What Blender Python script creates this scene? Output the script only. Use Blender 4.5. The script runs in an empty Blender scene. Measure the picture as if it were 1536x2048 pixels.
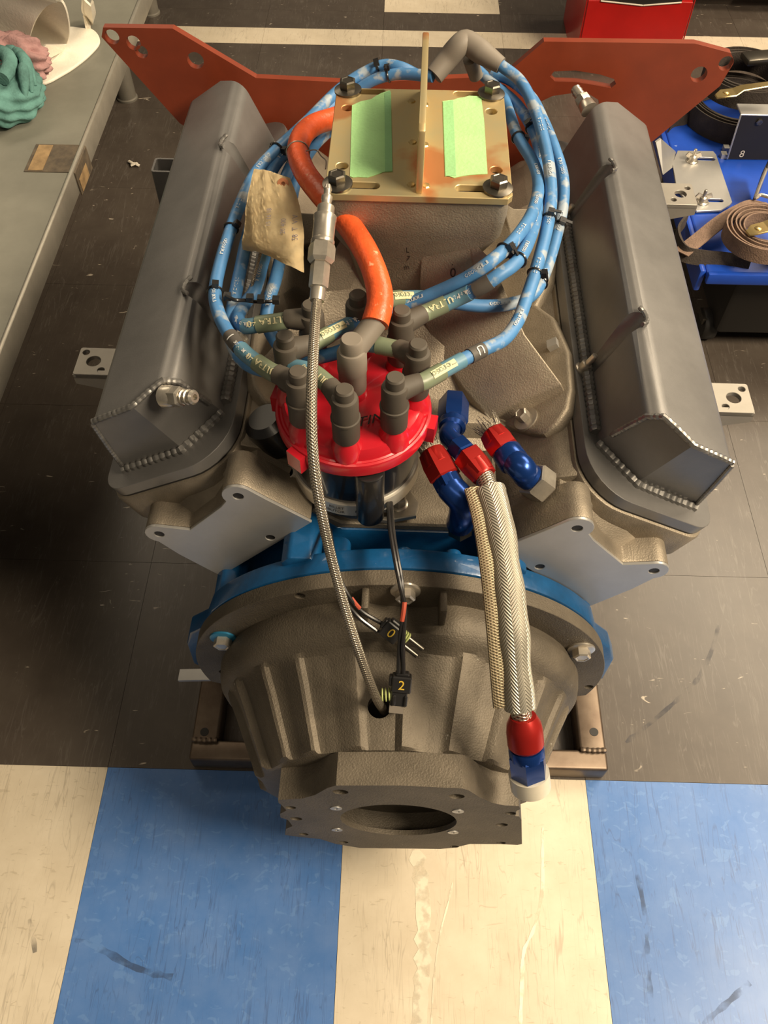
import bpy, bmesh, math, random
from math import sin, cos, pi, radians, sqrt
from mathutils import Vector, Matrix, Euler
random.seed(7)
C = bpy.context.scene.collection
SC = bpy.context.scene
V = Vector

# ------------------------------------------------------------------ camera
CAM_F, CAM_P, CAM_R, CAM_Y, CAM_H = 1666.24, 0.969204, 0.0124199, -0.0141739, 1.06558
fwd0 = V((sin(CAM_Y), cos(CAM_Y), 0)); right0 = V((cos(CAM_Y), -sin(CAM_Y), 0))
FW = fwd0 * cos(CAM_P) + V((0, 0, -1)) * sin(CAM_P)
up0 = right0.cross(FW)
RT = right0 * cos(CAM_R) + up0 * sin(CAM_R)
UP = up0 * cos(CAM_R) - right0 * sin(CAM_R)
cam_d = bpy.data.cameras.new('camera'); cam = bpy.data.objects.new('camera', cam_d); C.objects.link(cam)
cam_d.sensor_fit = 'VERTICAL'; cam_d.sensor_height = 36; cam_d.lens = 36 * CAM_F / 2048
cam_d.clip_start = 0.02
M = Matrix.Identity(4)
for i in range(3):
    M[i][0], M[i][1], M[i][2] = RT[i], UP[i], -FW[i]
M[2][3] = CAM_H
cam.matrix_world = M
SC.camera = cam

# ------------------------------------------------------------------ light
w = bpy.data.worlds.new('world'); SC.world = w; w.use_nodes = True
w.node_tree.nodes['Background'].inputs[0].default_value = (1.0, 0.86, 0.68, 1)
w.node_tree.nodes['Background'].inputs[1].default_value = 0.10
def area(name, loc, sx, sy, power, target, col=(1.0, 0.83, 0.60)):
    d = bpy.data.lights.new(name, 'AREA'); d.shape = 'RECTANGLE'; d.size = sx; d.size_y = sy
    d.energy = power; d.color = col
    o = bpy.data.objects.new(name, d); C.objects.link(o); o.location = loc
    o.rotation_euler = (V(target) - V(loc)).to_track_quat('-Z', 'Y').to_euler()
area('ceiling_and_fill_light', (1.55, -0.05, 2.1), 1.0, 0.4, 92, (0.1, 0.55, 0.2))
area('ceiling_and_fill_light', (1.95, 1.95, 2.6), 1.8, 1.1, 88, (0.8, 0.9, 0))
area('ceiling_and_fill_light', (-0.3, -0.6, 2.6), 1.2, 0.4, 5, (0.0, 0.5, 0))
area('ceiling_and_fill_light', (-1.2, 2.3, 2.0), 1.2, 0.35, 10, (-0.7, 1.7, 0))  # unseen fill lamp, set low near the bench to brighten the towel
SC.view_settings.view_transform = 'Standard'; SC.view_settings.look = 'None'
SC.view_settings.exposure = 0.07; SC.view_settings.gamma = 1.0
SC.view_settings.use_curve_mapping = False

# ------------------------------------------------------------------ frames: world, and the engine's own axes
EA = -0.01134730
EO = V((0.0086, 0, 0))
EM = Matrix.Translation(EO) @ Matrix.Rotation(EA, 4, 'Z')
EI = EM.inverted()
CO = V((0, 0, CAM_H)); CE = EI @ CO
def ray(px, py):
    return FW + RT * ((px - 768) / CAM_F) + UP * ((1024 - py) / CAM_F)
def wz(px, py, z):                      # world point seen at a pixel, on the level plane z
    d = ray(px, py); return CO + d * ((z - CAM_H) / d.z)
def ez(px, py, z):                      # the same in the engine's axes
    return EI @ wz(px, py, z)
def ey(px, py, y):                      # engine axes, on the upright plane y
    d = (EI.to_3x3() @ ray(px, py)); return CE + d * ((y - CE.y) / d.y)
def ep(px, py, p0, n):
    d = (EI.to_3x3() @ ray(px, py)); n = V(n); return CE + d * ((V(p0) - CE).dot(n) / d.dot(n))

# ------------------------------------------------------------------ materials
MATS = {}
def mat(name, col, rough=0.5, metal=0.0, var=0.15, vscale=8.0, bump=0.0, bscale=200.0, spec=0.5, col2=None, extra=None, coat=0.0, rvar=0.0, wear=None):
    if name in MATS: return MATS[name]
    m = bpy.data.materials.new(name); m.use_nodes = True; nt = m.node_tree; N = nt.nodes; L = nt.links
    b = N['Principled BSDF']
    b.inputs['Roughness'].default_value = rough; b.inputs['Metallic'].default_value = metal
    b.inputs['Specular IOR Level'].default_value = spec
    b.inputs['Coat Weight'].default_value = coat
    tc = N.new('ShaderNodeTexCoord')
    n1 = N.new('ShaderNodeTexNoise'); n1.inputs['Scale'].default_value = vscale; n1.inputs['Detail'].default_value = 6; n1.inputs['Roughness'].default_value = 0.65
    L.new(tc.outputs['Object'], n1.inputs['Vector'])
    mx = N.new('ShaderNodeMix'); mx.data_type = 'RGBA'
    c2 = col2 if col2 else tuple(max(0, c * (1 - var * 2.2)) for c in col)
    c1 = col if col2 else tuple(min(1, c * (1 + var * 0.8)) for c in col)
    mx.inputs['A'].default_value = (*c2, 1); mx.inputs['B'].default_value = (*c1, 1)
    rp = N.new('ShaderNodeMapRange'); rp.inputs[1].default_value = 0.3; rp.inputs[2].default_value = 0.7
    L.new(n1.outputs['Fac'], rp.inputs[0]); L.new(rp.outputs[0], mx.inputs['Factor'])
    out = mx.outputs['Result']
    if wear:                              # scattered marks: (colour, scale, threshold)
        wc, ws, wt = wear
        n3 = N.new('ShaderNodeTexNoise'); n3.inputs['Scale'].default_value = ws; n3.inputs['Detail'].default_value = 4
        L.new(tc.outputs['Object'], n3.inputs['Vector'])
        r3 = N.new('ShaderNodeMapRange'); r3.inputs[1].default_value = wt; r3.inputs[2].default_value = wt + 0.06
        L.new(n3.outputs['Fac'], r3.inputs[0])
        m3 = N.new('ShaderNodeMix'); m3.data_type = 'RGBA'; m3.inputs['B'].default_value = (*wc, 1)
        L.new(out, m3.inputs['A']); L.new(r3.outputs[0], m3.inputs['Factor']); out = m3.outputs['Result']
    L.new(out, b.inputs['Base Color'])
    if rvar:
        r2 = N.new('ShaderNodeMapRange'); r2.inputs[3].default_value = rough - rvar; r2.inputs[4].default_value = rough + rvar
        L.new(n1.outputs['Fac'], r2.inputs[0]); L.new(r2.outputs[0], b.inputs['Roughness'])
    if bump:
        n2 = N.new('ShaderNodeTexNoise'); n2.inputs['Scale'].default_value = bscale; n2.inputs['Detail'].default_value = 3
        L.new(tc.outputs['Object'], n2.inputs['Vector'])
        bp = N.new('ShaderNodeBump'); bp.inputs['Strength'].default_value = bump; bp.inputs['Distance'].default_value = 0.002
        L.new(n2.outputs['Fac'], bp.inputs['Height']); L.new(bp.outputs[0], b.inputs['Normal'])
    if extra: extra(nt, b, tc, out)
    MATS[name] = m; return m

def braid(cu, cv, dark, strength=0.8, herring=False):
    """woven relief and tint along a tube's UVs (u around 0..1, v metres along)"""
    def f(nt, b, tc, out):
        N, L = nt.nodes, nt.links
        mp = N.new('ShaderNodeMapping'); mp.inputs['Scale'].default_value = (cu, cv, 1)
        L.new(tc.outputs['UV'], mp.inputs['Vector'])
        sx = N.new('ShaderNodeSeparateXYZ'); L.new(mp.outputs[0], sx.inputs[0])
        def mth(op, a, bb=None):
            n = N.new('ShaderNodeMath'); n.operation = op
            for k, x in enumerate((a, bb)):
                if x is None: continue
                if isinstance(x, (int, float)): n.inputs[k].default_value = x
                else: L.new(x, n.inputs[k])
            return n.outputs[0]
        u, v = sx.outputs[0], sx.outputs[1]
        if herring:
            t = mth('PINGPONG', u, 1.0)
            s = mth('SINE', mth('MULTIPLY', mth('ADD', v, mth('MULTIPLY', t, 2.2)), 2 * pi))
            h = mth('ADD', mth('MULTIPLY', s, 0.5), 0.5)
        else:
            a = mth('SINE', mth('MULTIPLY', mth('ADD', u, v), 2 * pi)); c = mth('SINE', mth('MULTIPLY', mth('SUBTRACT', u, v), 2 * pi))
            h = mth('ADD', mth('MULTIPLY', mth('MAXIMUM', a, c), 0.5), 0.5)
        m3 = N.new('ShaderNodeMix'); m3.data_type = 'RGBA'; m3.inputs['A'].default_value = (*dark, 1)
        L.new(out, m3.inputs['B']); L.new(h, m3.inputs['Factor']); L.new(m3.outputs['Result'], b.inputs['Base Color'])
        bp = N.new('ShaderNodeBump'); bp.inputs['Strength'].default_value = strength; bp.inputs['Distance'].default_value = 0.0008
        L.new(h, bp.inputs['Height']); L.new(bp.outputs[0], b.inputs['Normal'])
    return f

def floor_mat(name, c1, c2, fleck, fscale, fth, rough, scratch=None, stretch=(1, 3, 1), fblend=1.0):
    def f(nt, b, tc, out):
        N, L = nt.nodes, nt.links
        gp = N.new('ShaderNodeNewGeometry')
        mp = N.new('ShaderNodeMapping'); mp.inputs['Scale'].default_value = stretch
        L.new(gp.outputs['Position'], mp.inputs['Vector'])
        n = N.new('ShaderNodeTexNoise'); n.inputs['Scale'].default_value = fscale; n.inputs['Detail'].default_value = 2; n.inputs['Distortion'].default_value = 1.2
        L.new(mp.outputs[0], n.inputs['Vector'])
        r = N.new('ShaderNodeMapRange'); r.inputs[1].default_value = fth; r.inputs[2].default_value = fth + 0.05; r.inputs[4].default_value = fblend
        L.new(n.outputs['Fac'], r.inputs[0])
        m1 = N.new('ShaderNodeMix'); m1.data_type = 'RGBA'; L.new(out, m1.inputs['A']); m1.inputs['B'].default_value = (*fleck, 1)
        L.new(r.outputs[0], m1.inputs['Factor']); o = m1.outputs['Result']
        if scratch:
            sc, amt = scratch
            for ang, ss in ((0.5, 7), (-0.8, 9), (1.45, 6)):
                mp2 = N.new('ShaderNodeMapping'); mp2.inputs['Rotation'].default_value = (0, 0, ang); mp2.inputs['Scale'].default_value = (ss * 9, ss * 0.8, 1)
                L.new(gp.outputs['Position'], mp2.inputs['Vector'])
                n2 = N.new('ShaderNodeTexNoise'); n2.inputs['Scale'].default_value = 1.0; n2.inputs['Detail'].default_value = 3; n2.inputs['Distortion'].default_value = 0.6
                L.new(mp2.outputs[0], n2.inputs['Vector'])
                ab = N.new('ShaderNodeMath'); ab.operation = 'SUBTRACT'; ab.inputs[1].default_value = 0.5; L.new(n2.outputs['Fac'], ab.inputs[0])
                a2 = N.new('ShaderNodeMath'); a2.operation = 'ABSOLUTE'; L.new(ab.outputs[0], a2.inputs[0])
                r2 = N.new('ShaderNodeMapRange'); r2.inputs[1].default_value = 0.0; r2.inputs[2].default_value = 0.012; r2.inputs[3].default_value = amt; r2.inputs[4].default_value = 0
                L.new(a2.outputs[0], r2.inputs[0])
                # only in worn patches
                n4 = N.new('ShaderNodeTexNoise'); n4.inputs['Scale'].default_value = 5 + ss; n4.inputs['Detail'].default_value = 2; L.new(gp.outputs['Position'], n4.inputs['Vector'])
                r4 = N.new('ShaderNodeMapRange'); r4.inputs[1].default_value = 0.45; r4.inputs[2].default_value = 0.6; L.new(n4.outputs['Fac'], r4.inputs[0])
                mu = N.new('ShaderNodeMath'); mu.operation = 'MULTIPLY'; L.new(r2.outputs[0], mu.inputs[0]); L.new(r4.outputs[0], mu.inputs[1])
                m2 = N.new('ShaderNodeMix'); m2.data_type = 'RGBA'; L.new(o, m2.inputs['A']); m2.inputs['B'].default_value = (*sc, 1)
                L.new(mu.outputs[0], m2.inputs['Factor']); o = m2.outputs['Result']
        # faint grime
        n5 = N.new('ShaderNodeTexNoise'); n5.inputs['Scale'].default_value = 2.6; n5.inputs['Detail'].default_value = 5; L.new(gp.outputs['Position'], n5.inputs['Vector'])
        r5 = N.new('ShaderNodeMapRange'); r5.inputs[1].default_value = 0.3; r5.inputs[2].default_value = 0.7; r5.inputs[3].default_value = 0.82; r5.inputs[4].default_value = 1.08
        L.new(n5.outputs['Fac'], r5.inputs[0])
        vm = N.new('ShaderNodeVectorMath'); vm.operation = 'SCALE'; L.new(o, vm.inputs[0]); L.new(r5.outputs[0], vm.inputs['Scale'])
        L.new(vm.outputs[0], b.inputs['Base Color'])
        r6 = N.new('ShaderNodeMapRange'); r6.inputs[3].default_value = rough - 0.07; r6.inputs[4].default_value = rough + 0.1
        L.new(n5.outputs['Fac'], r6.inputs[0]); L.new(r6.outputs[0], b.inputs['Roughness'])
    return mat(name, c1, rough, col2=c2, vscale=14, extra=f)

M_DARK = floor_mat('dark_vinyl_tile', (0.092, 0.075, 0.060), (0.066, 0.052, 0.042), (0.50, 0.43, 0.34), 58, 0.715, 0.34, stretch=(0.55, 1.5, 1), scratch=((0.16, 0.14, 0.12), 0.5))
M_WHITE = floor_mat('cream_vinyl_tile', (0.76, 0.67, 0.52), (0.64, 0.55, 0.41), (0.50, 0.42, 0.30), 60, 0.66, 0.38, scratch=((0.36, 0.30, 0.22), 0.5), fblend=0.55)
M_BLUE = floor_mat('blue_vinyl_tile', (0.120, 0.235, 0.52), (0.060, 0.175, 0.47), (0.18, 0.33, 0.62), 60, 0.60, 0.35, scratch=((0.05, 0.09, 0.22), 0.5), stretch=(1, 1.3, 1), fblend=0.28)
M_GROUT = mat('tile_joint', (0.03, 0.025, 0.02), 0.8)
M_COVER = mat('brushed_grey_aluminium', (0.20, 0.193, 0.186), 0.40, 0.45, var=0.10, vscale=9, bump=0.05, bscale=900, rvar=0.06)
M_BRK = mat('dull_aluminium_bracket', (0.34, 0.315, 0.275), 0.5, 0.5, var=0.1)
M_WELD = mat('weld_bead', (0.27, 0.26, 0.245), 0.4, 0.7, var=0.2, vscale=60)
M_HEAD = mat('cast_aluminium_head', (0.295, 0.25, 0.19), 0.55, 0.6, var=0.2, vscale=14, bump=0.25, bscale=700)
M_MACH = mat('machined_aluminium', (0.50, 0.49, 0.47), 0.42, 0.7, var=0.05, vscale=20)
M_INTAKE = mat('cast_aluminium_intake', (0.37, 0.315, 0.24), 0.55, 0.55, var=0.2, vscale=9, bump=0.3, bscale=650)
M_BELL = mat('grey_cast_bellhousing', (0.150, 0.125, 0.092), 0.6, 0.4, var=0.2, vscale=11, bump=0.35, bscale=600, wear=((0.55, 0.52, 0.45), 90, 0.74))
M_BLOCK = mat('blue_engine_paint', (0.006, 0.085, 0.235), 0.35, 0.0, var=0.2, vscale=14, coat=0.3, bump=0.2, bscale=120)
M_ORANGE = mat('orange_painted_plate', (0.22, 0.038, 0.014), 0.42, var=0.12, vscale=10)
M_ZINC = mat('gold_zinc_plate', (0.64, 0.46, 0.21), 0.42, 0.65, col2=(0.54, 0.49, 0.29), vscale=14, rvar=0.1, wear=((0.55, 0.25, 0.10), 11, 0.56))
M_TAPE = mat('green_masking_tape', (0.36, 0.66, 0.28), 0.75, var=0.05, vscale=30, bump=0.3, bscale=300)
M_TAPE2 = mat('green_masking_tape_doubled', (0.25, 0.52, 0.24), 0.75, var=0.05, vscale=30, bump=0.3, bscale=300)
M_BOLT = mat('dark_steel_bolt', (0.16, 0.145, 0.12), 0.35, 0.9, var=0.2)
M_BANDM = mat('bright_billet_ring', (0.72, 0.67, 0.58), 0.35, 0.5, var=0.05)
M_STEEL = mat('bright_steel', (0.58, 0.53, 0.45), 0.3, 0.75, var=0.15, vscale=40)
M_RED = mat('red_distributor_cap', (0.56, 0.012, 0.024), 0.3, var=0.08, coat=0.35)
M_BLACKP = mat('black_plastic', (0.018, 0.017, 0.017), 0.3, coat=0.2)
M_BLACKM = mat('black_anodised', (0.012, 0.013, 0.018), 0.25, 0.3, coat=0.3)
M_BOOT = mat('grey_rubber_boot', (0.078, 0.065, 0.050), 0.65, var=0.1)
M_BOOTL = mat('pale_grey_rubber_boot', (0.22, 0.19, 0.155), 0.6, var=0.08)
M_WIRE = mat('blue_ignition_cable', (0.070, 0.22, 0.47), 0.5, var=0.1, vscale=35, wear=((0.30, 0.36, 0.42), 46, 0.555))
M_GREEN = mat('olive_green_sleeve', (0.175, 0.21, 0.135), 0.4, var=0.06)
M_TEAL = mat('blue_green_sleeve', (0.105, 0.235, 0.32), 0.4, var=0.06)
M_PRINT = mat('pale_yellow_print', (0.78, 0.70, 0.42), 0.6)
M_PRINTF = mat('faded_print', (0.50, 0.56, 0.62), 0.6)
M_PRINTW = mat('white_print', (0.72, 0.72, 0.70), 0.6)
M_BAND = mat('dark_grey_wire_marker', (0.095, 0.085, 0.075), 0.6)
M_OHOSE = mat('orange_fire_sleeve', (0.80, 0.115, 0.028), 0.38, var=0.1, vscale=40, bump=0.4, bscale=160, wear=((0.86, 0.36, 0.20), 130, 0.66))
M_BRAID = mat('stainless_braid', (0.50, 0.44, 0.35), 0.35, 0.8, extra=braid(8, 420, (0.10, 0.08, 0.055)))
M_HEAT = mat('silver_heat_sleeve', (0.56, 0.52, 0.43), 0.42, 0.6, extra=braid(14, 330, (0.36, 0.33, 0.26), 0.8, True))
M_SEAM = mat('brass_stitched_seam', (0.52, 0.43, 0.28), 0.4, 0.6, extra=braid(8, 420, (0.24, 0.17, 0.09), 1.0))
M_ANR = mat('red_anodised_fitting', (0.42, 0.020, 0.016), 0.3, 0.55, var=0.08)
M_ANB = mat('blue_anodised_fitting', (0.012, 0.055, 0.26), 0.25, 0.65, var=0.08)
M_CAPW = mat('clear_white_plastic_cap', (0.62, 0.57, 0.46), 0.35)
M_TAG = mat('manila_paper_tag', (0.86, 0.71, 0.44), 0.75, col2=(0.72, 0.55, 0.30), vscale=26, bump=0.5, bscale=60)
M_TAGR = mat('brown_tag_reinforcement', (0.40, 0.15, 0.06), 0.6)
M_INK = mat('faded_ink', (0.20, 0.17, 0.20), 0.8)
M_MARK = mat('black_marker_ink', (0.03, 0.022, 0.02), 0.7)
M_CRADLE = mat('bare_rusty_steel_tube', (0.20, 0.155, 0.115), 0.45, 0.75, col2=(0.10, 0.07, 0.05), vscale=16, rvar=0.1)
M_BENCH = mat('grey_painted_bench_top', (0.23, 0.225, 0.185), 0.5, col2=(0.165, 0.16, 0.13), vscale=6, bump=0.15, bscale=60)
M_BEDGE = mat('bare_aluminium_edge', (0.50, 0.47, 0.40), 0.4, 0.6)
M_LEG = mat('grey_steel_leg', (0.22, 0.20, 0.165), 0.5, 0.3)
M_CLOTH = mat('white_towel_cloth', (0.90, 0.84, 0.72), 0.9, var=0.05, vscale=20, bump=0.3, bscale=250)
M_TEALC = mat('teal_shop_rag', (0.13, 0.30, 0.27), 0.9, var=0.25, vscale=16, bump=0.5, bscale=260)
M_PINK = mat('pink_shop_rag', (0.44, 0.25, 0.24), 0.9, var=0.2, vscale=14, bump=0.5, bscale=260)
M_STICK = mat('worn_black_tape', (0.075, 0.06, 0.045), 0.7, col2=(0.17, 0.13, 0.085), vscale=60)
M_STICK2 = mat('tan_tape_label', (0.44, 0.29, 0.14), 0.7, var=0.2, vscale=50)
M_CART = mat('glossy_blue_paint', (0.012, 0.075, 0.50), 0.42, var=0.12, coat=0.1, wear=((0.30, 0.42, 0.8), 34, 0.72))
M_STRAP = mat('brown_webbing', (0.25, 0.165, 0.12), 0.85, var=0.12, vscale=60, bump=0.6, bscale=420)
M_STRAPD = mat('dark_webbing', (0.05, 0.038, 0.03), 0.85, var=0.15, vscale=60, bump=0.6, bscale=420)
M_GOLD = mat('gold_plated_buckle', (0.72, 0.54, 0.24), 0.3, 0.85)
M_REDB = mat('red_tool_cabinet_paint', (0.50, 0.010, 0.008), 0.35, var=0.08, coat=0.3)
M_BLK = mat('matt_black_paint', (0.014, 0.012, 0.010), 0.55)
M_WTRIM = mat('white_trim', (0.75, 0.68, 0.56), 0.5)
M_DKBLOCK = mat('dark_brown_block', (0.030, 0.021, 0.013), 0.6)
M_BLUEW = mat('light_blue_washer', (0.03, 0.22, 0.40), 0.35, 0.3)
M_YEL = mat('yellow_paint_pen', (0.72, 0.48, 0.05), 0.6)
M_LGREEN = mat('pale_green_seal', (0.42, 0.47, 0.18), 0.5)
M_REDW = mat('red_wire_insulation', (0.42, 0.07, 0.035), 0.45)

# ------------------------------------------------------------------ mesh helpers
def B(): return bmesh.new()
def add_faces(bm, vs, fs):
    bv = [bm.verts.new(v) for v in vs]
    out = []
    for f in fs:
        try: out.append(bm.faces.new([bv[i] for i in f]))
        except ValueError: pass
    return bv, out
def box(bm, c, s, rot=None):
    c = V(c); hx, hy, hz = s[0] / 2, s[1] / 2, s[2] / 2
    vs = []
    for z in (-hz, hz):
        for x, y in ((-hx, -hy), (hx, -hy), (hx, hy), (-hx, hy)):
            p = V((x, y, z))
            if rot is not None: p = rot @ p
            vs.append(c + p)
    add_faces(bm, vs, [(3, 2, 1, 0), (4, 5, 6, 7), (0, 1, 5, 4), (1, 2, 6, 5), (2, 3, 7, 6), (3, 0, 4, 7)])
    return bm
def basis(n):
    n = V(n).normalized(); a = V((0, 0, 1)) if abs(n.z) < 0.9 else V((1, 0, 0))
    x = a.cross(n).normalized(); return x, n.cross(x), n
def lathe(bm, o, axis, prof, seg=32, hexr=None):
    """prof = [(radius, height)] along axis from o"""
    x, y, n = basis(axis); o = V(o); rings = []
    for r, h in prof:
        if r < 1e-6: rings.append([bm.verts.new(o + n * h)])
        else: rings.append([bm.verts.new(o + n * h + (x * cos(2 * pi * k / seg) + y * sin(2 * pi * k / seg)) * r) for k in range(seg)])
    for a, b in zip(rings[:-1], rings[1:]):
        for k in range(seg):
            k2 = (k + 1) % seg
            if len(a) == 1 and len(b) == 1: continue
            if len(a) == 1: f = [a[0], b[k], b[k2]]
            elif len(b) == 1: f = [a[k], a[k2], b[0]]
            else: f = [a[k], a[k2], b[k2], b[k]]
            bm.faces.new(f)
    for r, s in ((rings[0], -1), (rings[-1], 1)):
        if len(r) > 1: bm.faces.new(r)
    return bm
def hexbolt(bm, o, axis, r, h, flange=0.0, fh=0.0):
    if flange: lathe(bm, o, axis, [(flange, 0), (flange, fh * .5), (r * 1.05, fh)], 24)
    lathe(bm, V(o) + V(axis).normalized() * fh, axis, [(r * 1.12, 0), (r * 1.15, h * .15), (r * 1.15, h * .85), (r * .95, h), (r * .8, h * 1.0), (r * .7, h * .93)], 6)
    return bm
def catmull(pts, n=8, closed=False):
    P = [V(p) for p in pts]; out = []; m = len(P)
    for i in range(m if closed else m - 1):
        if closed: p0, p1, p2, p3 = P[i - 1], P[i], P[(i + 1) % m], P[(i + 2) % m]
        else:
            p1, p2 = P[i], P[i + 1]
            p0 = P[i - 1] if i > 0 else p1 * 2 - p2
            p3 = P[i + 2] if i + 2 < m else p2 * 2 - p1
        for k in range(n):
            t = k / n
            out.append(0.5 * ((2 * p1) + (p2 - p0) * t + (2 * p0 - 5 * p1 + 4 * p2 - p3) * t * t + (3 * p1 - p0 - 3 * p2 + p3) * t ** 3))
    if not closed: out.append(P[-1])
    return out
def resample(pts, step):
    d = [0]
    for a, b in zip(pts[:-1], pts[1:]): d.append(d[-1] + (b - a).length)
    n = max(2, int(round(d[-1] / step))); out = []; j = 0
    for i in range(n + 1):
        s = d[-1] * i / n
        while j < len(d) - 2 and d[j + 1] < s: j += 1
        t = (s - d[j]) / max(1e-9, d[j + 1] - d[j]); out.append(pts[j].lerp(pts[j + 1], min(1, t)))
    return out, d[-1]
def frames(pts, up=(0, 0, 1)):
    T = []
    for i in range(len(pts)):
        a = pts[max(0, i - 1)]; b = pts[min(len(pts) - 1, i + 1)]
        T.append((b - a).normalized())
    x = V(up).cross(T[0])
    if x.length < 1e-4: x = V((1, 0, 0)).cross(T[0])
    x.normalize(); fr = []
    for t in T:
        x = (x - t * x.dot(t)).normalized(); fr.append((x, t.cross(x), t))
    return fr
def tube(bm, pts, r, seg=12, caps=True, rf=None, closed=False, ry=None, up=(0, 0, 1)):
    """sweep a circle (or ellipse r x ry); UV: u around, v metres along"""
    uv = bm.loops.layers.uv.verify(); fr = frames(pts, up); rings = []; s = 0; S = []
    for i, p in enumerate(pts):
        if i: s += (p - pts[i - 1]).length
        S.append(s); rr = rf(i, s) if rf else r; r2 = ry if ry else rr
        x, y, _ = fr[i]
        rings.append([bm.verts.new(p + x * cos(2 * pi * k / seg) * rr + y * sin(2 * pi * k / seg) * r2) for k in range(seg)])
    m = len(rings)
    for i in range(m if closed else m - 1):
        a, b = rings[i], rings[(i + 1) % m]
        for k in range(seg):
            f = bm.faces.new([a[k], a[(k + 1) % seg], b[(k + 1) % seg], b[k]])
            vv = (S[i], S[i], S[(i + 1) % m], S[(i + 1) % m]); uu = (k, k + 1, k + 1, k)
            for l, u_, v_ in zip(f.loops, uu, vv): l[uv].uv = (u_ / seg, v_)
    if caps and not closed:
        bm.faces.new(rings[0][::-1]); bm.faces.new(rings[-1])
    return bm
def prism(bm, poly, z0, z1, mp=lambda a, b, c: V((a, b, c))):
    n = len(poly)
    vs = [mp(a, b, z0) for a, b in poly] + [mp(a, b, z1) for a, b in poly]
    add_faces(bm, vs, [tuple(range(n))[::-1], tuple(range(n, 2 * n))] + [(i, (i + 1) % n, n + (i + 1) % n, n + i) for i in range(n)])
    return bm
def loft(bm, secs, closed_ends=True):
    R = [[bm.verts.new(p) for p in s] for s in secs]; n = len(secs[0])
    for a, b in zip(R[:-1], R[1:]):
        for k in range(n): bm.faces.new([a[k], a[(k + 1) % n], b[(k + 1) % n], b[k]])
    if closed_ends: bm.faces.new(R[0][::-1]); bm.faces.new(R[-1])
    return bm
def fix(bm):
    bmesh.ops.recalc_face_normals(bm, faces=bm.faces[:]); return bm
def bevel(bm, w, seg=2, ang=25, sel=None):
    fix(bm)
    es = [e for e in bm.edges if len(e.link_faces) == 2 and e.calc_face_angle(0) > radians(ang) and (sel is None or sel(e))]
    if es: bmesh.ops.bevel(bm, geom=es, offset=w, segments=seg, profile=0.5, affect='EDGES', clamp_overlap=True)
    return bm
def rrect(x0, y0, x1, y1, r, n=5):
    r4 = r if isinstance(r, (tuple, list)) else (r,) * 4; out = []
    for (cx, cy, a0), rr in zip(((x1, y1, 0), (x0, y1, 90), (x0, y0, 180), (x1, y0, 270)), r4):
        sx = 1 if cx == x1 else -1; sy = 1 if cy == y1 else -1
        for k in range(n + 1):
            a = radians(a0 + 90 * k / n); out.append((cx - sx * rr + cos(a) * rr, cy - sy * rr + sin(a) * rr))
    return out
def circ(cx, cy, r, n=20, sy=1.0): return [(cx + cos(2 * pi * k / n) * r, cy + sin(2 * pi * k / n) * r * sy) for k in range(n)]
def slot(x0, x1, y, r, n=8):
    return [(x1 + cos(a) * r, y + sin(a) * r) for a in [radians(-90 + 180 * k / n) for k in range(n + 1)]] + \
           [(x0 + cos(a) * r, y + sin(a) * r) for a in [radians(90 + 180 * k / n) for k in range(n + 1)]]
def obj_to_bm(o):
    dg = bpy.context.evaluated_depsgraph_get(); me = bpy.data.meshes.new_from_object(o.evaluated_get(dg))
    bm = B(); bm.from_mesh(me); bpy.data.meshes.remove(me); return bm
def plate(outer, holes, th, bev=0.0, mp=None):
    """flat plate with real holes: outlines in the plane, thickness 0..th"""
    bm = B(); loops = []
    for poly in [outer] + list(holes):
        vs = [bm.verts.new((a, b, 0)) for a, b in poly]
        loops.append(vs)
        for k in range(len(vs)): bm.edges.new((vs[k], vs[(k + 1) % len(vs)]))
    bmesh.ops.triangle_fill(bm, use_beauty=True, use_dissolve=False, edges=bm.edges[:], normal=(0, 0, 1))
    up = {}
    for v in bm.verts[:]: up[v] = bm.verts.new((v.co.x, v.co.y, th))
    for f in bm.faces[:]: bm.faces.new([up[v] for v in f.verts])
    for vs in loops:
        n = len(vs)
        for k in range(n):
            a, b = vs[k], vs[(k + 1) % n]
            bm.faces.new([a, b, up[b], up[a]])
    fix(bm)
    if bev:
        es = [e for e in bm.edges if len(e.link_faces) == 2 and e.calc_face_angle(0) > radians(70) and abs(e.verts[0].co.z - e.verts[1].co.z) < 1e-7]
        bmesh.ops.bevel(bm, geom=es, offset=bev, segments=1, profile=0.5, affect='EDGES', clamp_overlap=True)
    if mp:
        for v in bm.verts: v.co = mp(*v.co)
    return fix(bm)
def text_bm(s, size, mp, cuts=0, th=0.0002, align='CENTER', sp=1.0):
    cu = bpy.data.curves.new('tmp', 'FONT'); cu.body = s; cu.size = size; cu.align_x = align; cu.align_y = 'CENTER'; cu.resolution_u = 3; cu.space_character = sp
    o = bpy.data.objects.new('tmp', cu); C.objects.link(o); bpy.context.view_layer.update()
    bm = obj_to_bm(o); bpy.data.objects.remove(o); bpy.data.curves.remove(cu)
    for k in range(cuts):
        h = size * (-0.5 + (k + 0.5) / cuts)
        bmesh.ops.bisect_plane(bm, geom=bm.verts[:] + bm.edges[:] + bm.faces[:], plane_co=(0, h, 0), plane_no=(0, 1, 0))
    for v in bm.verts: v.co = mp(v.co.x, v.co.y)
    return bm
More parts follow.
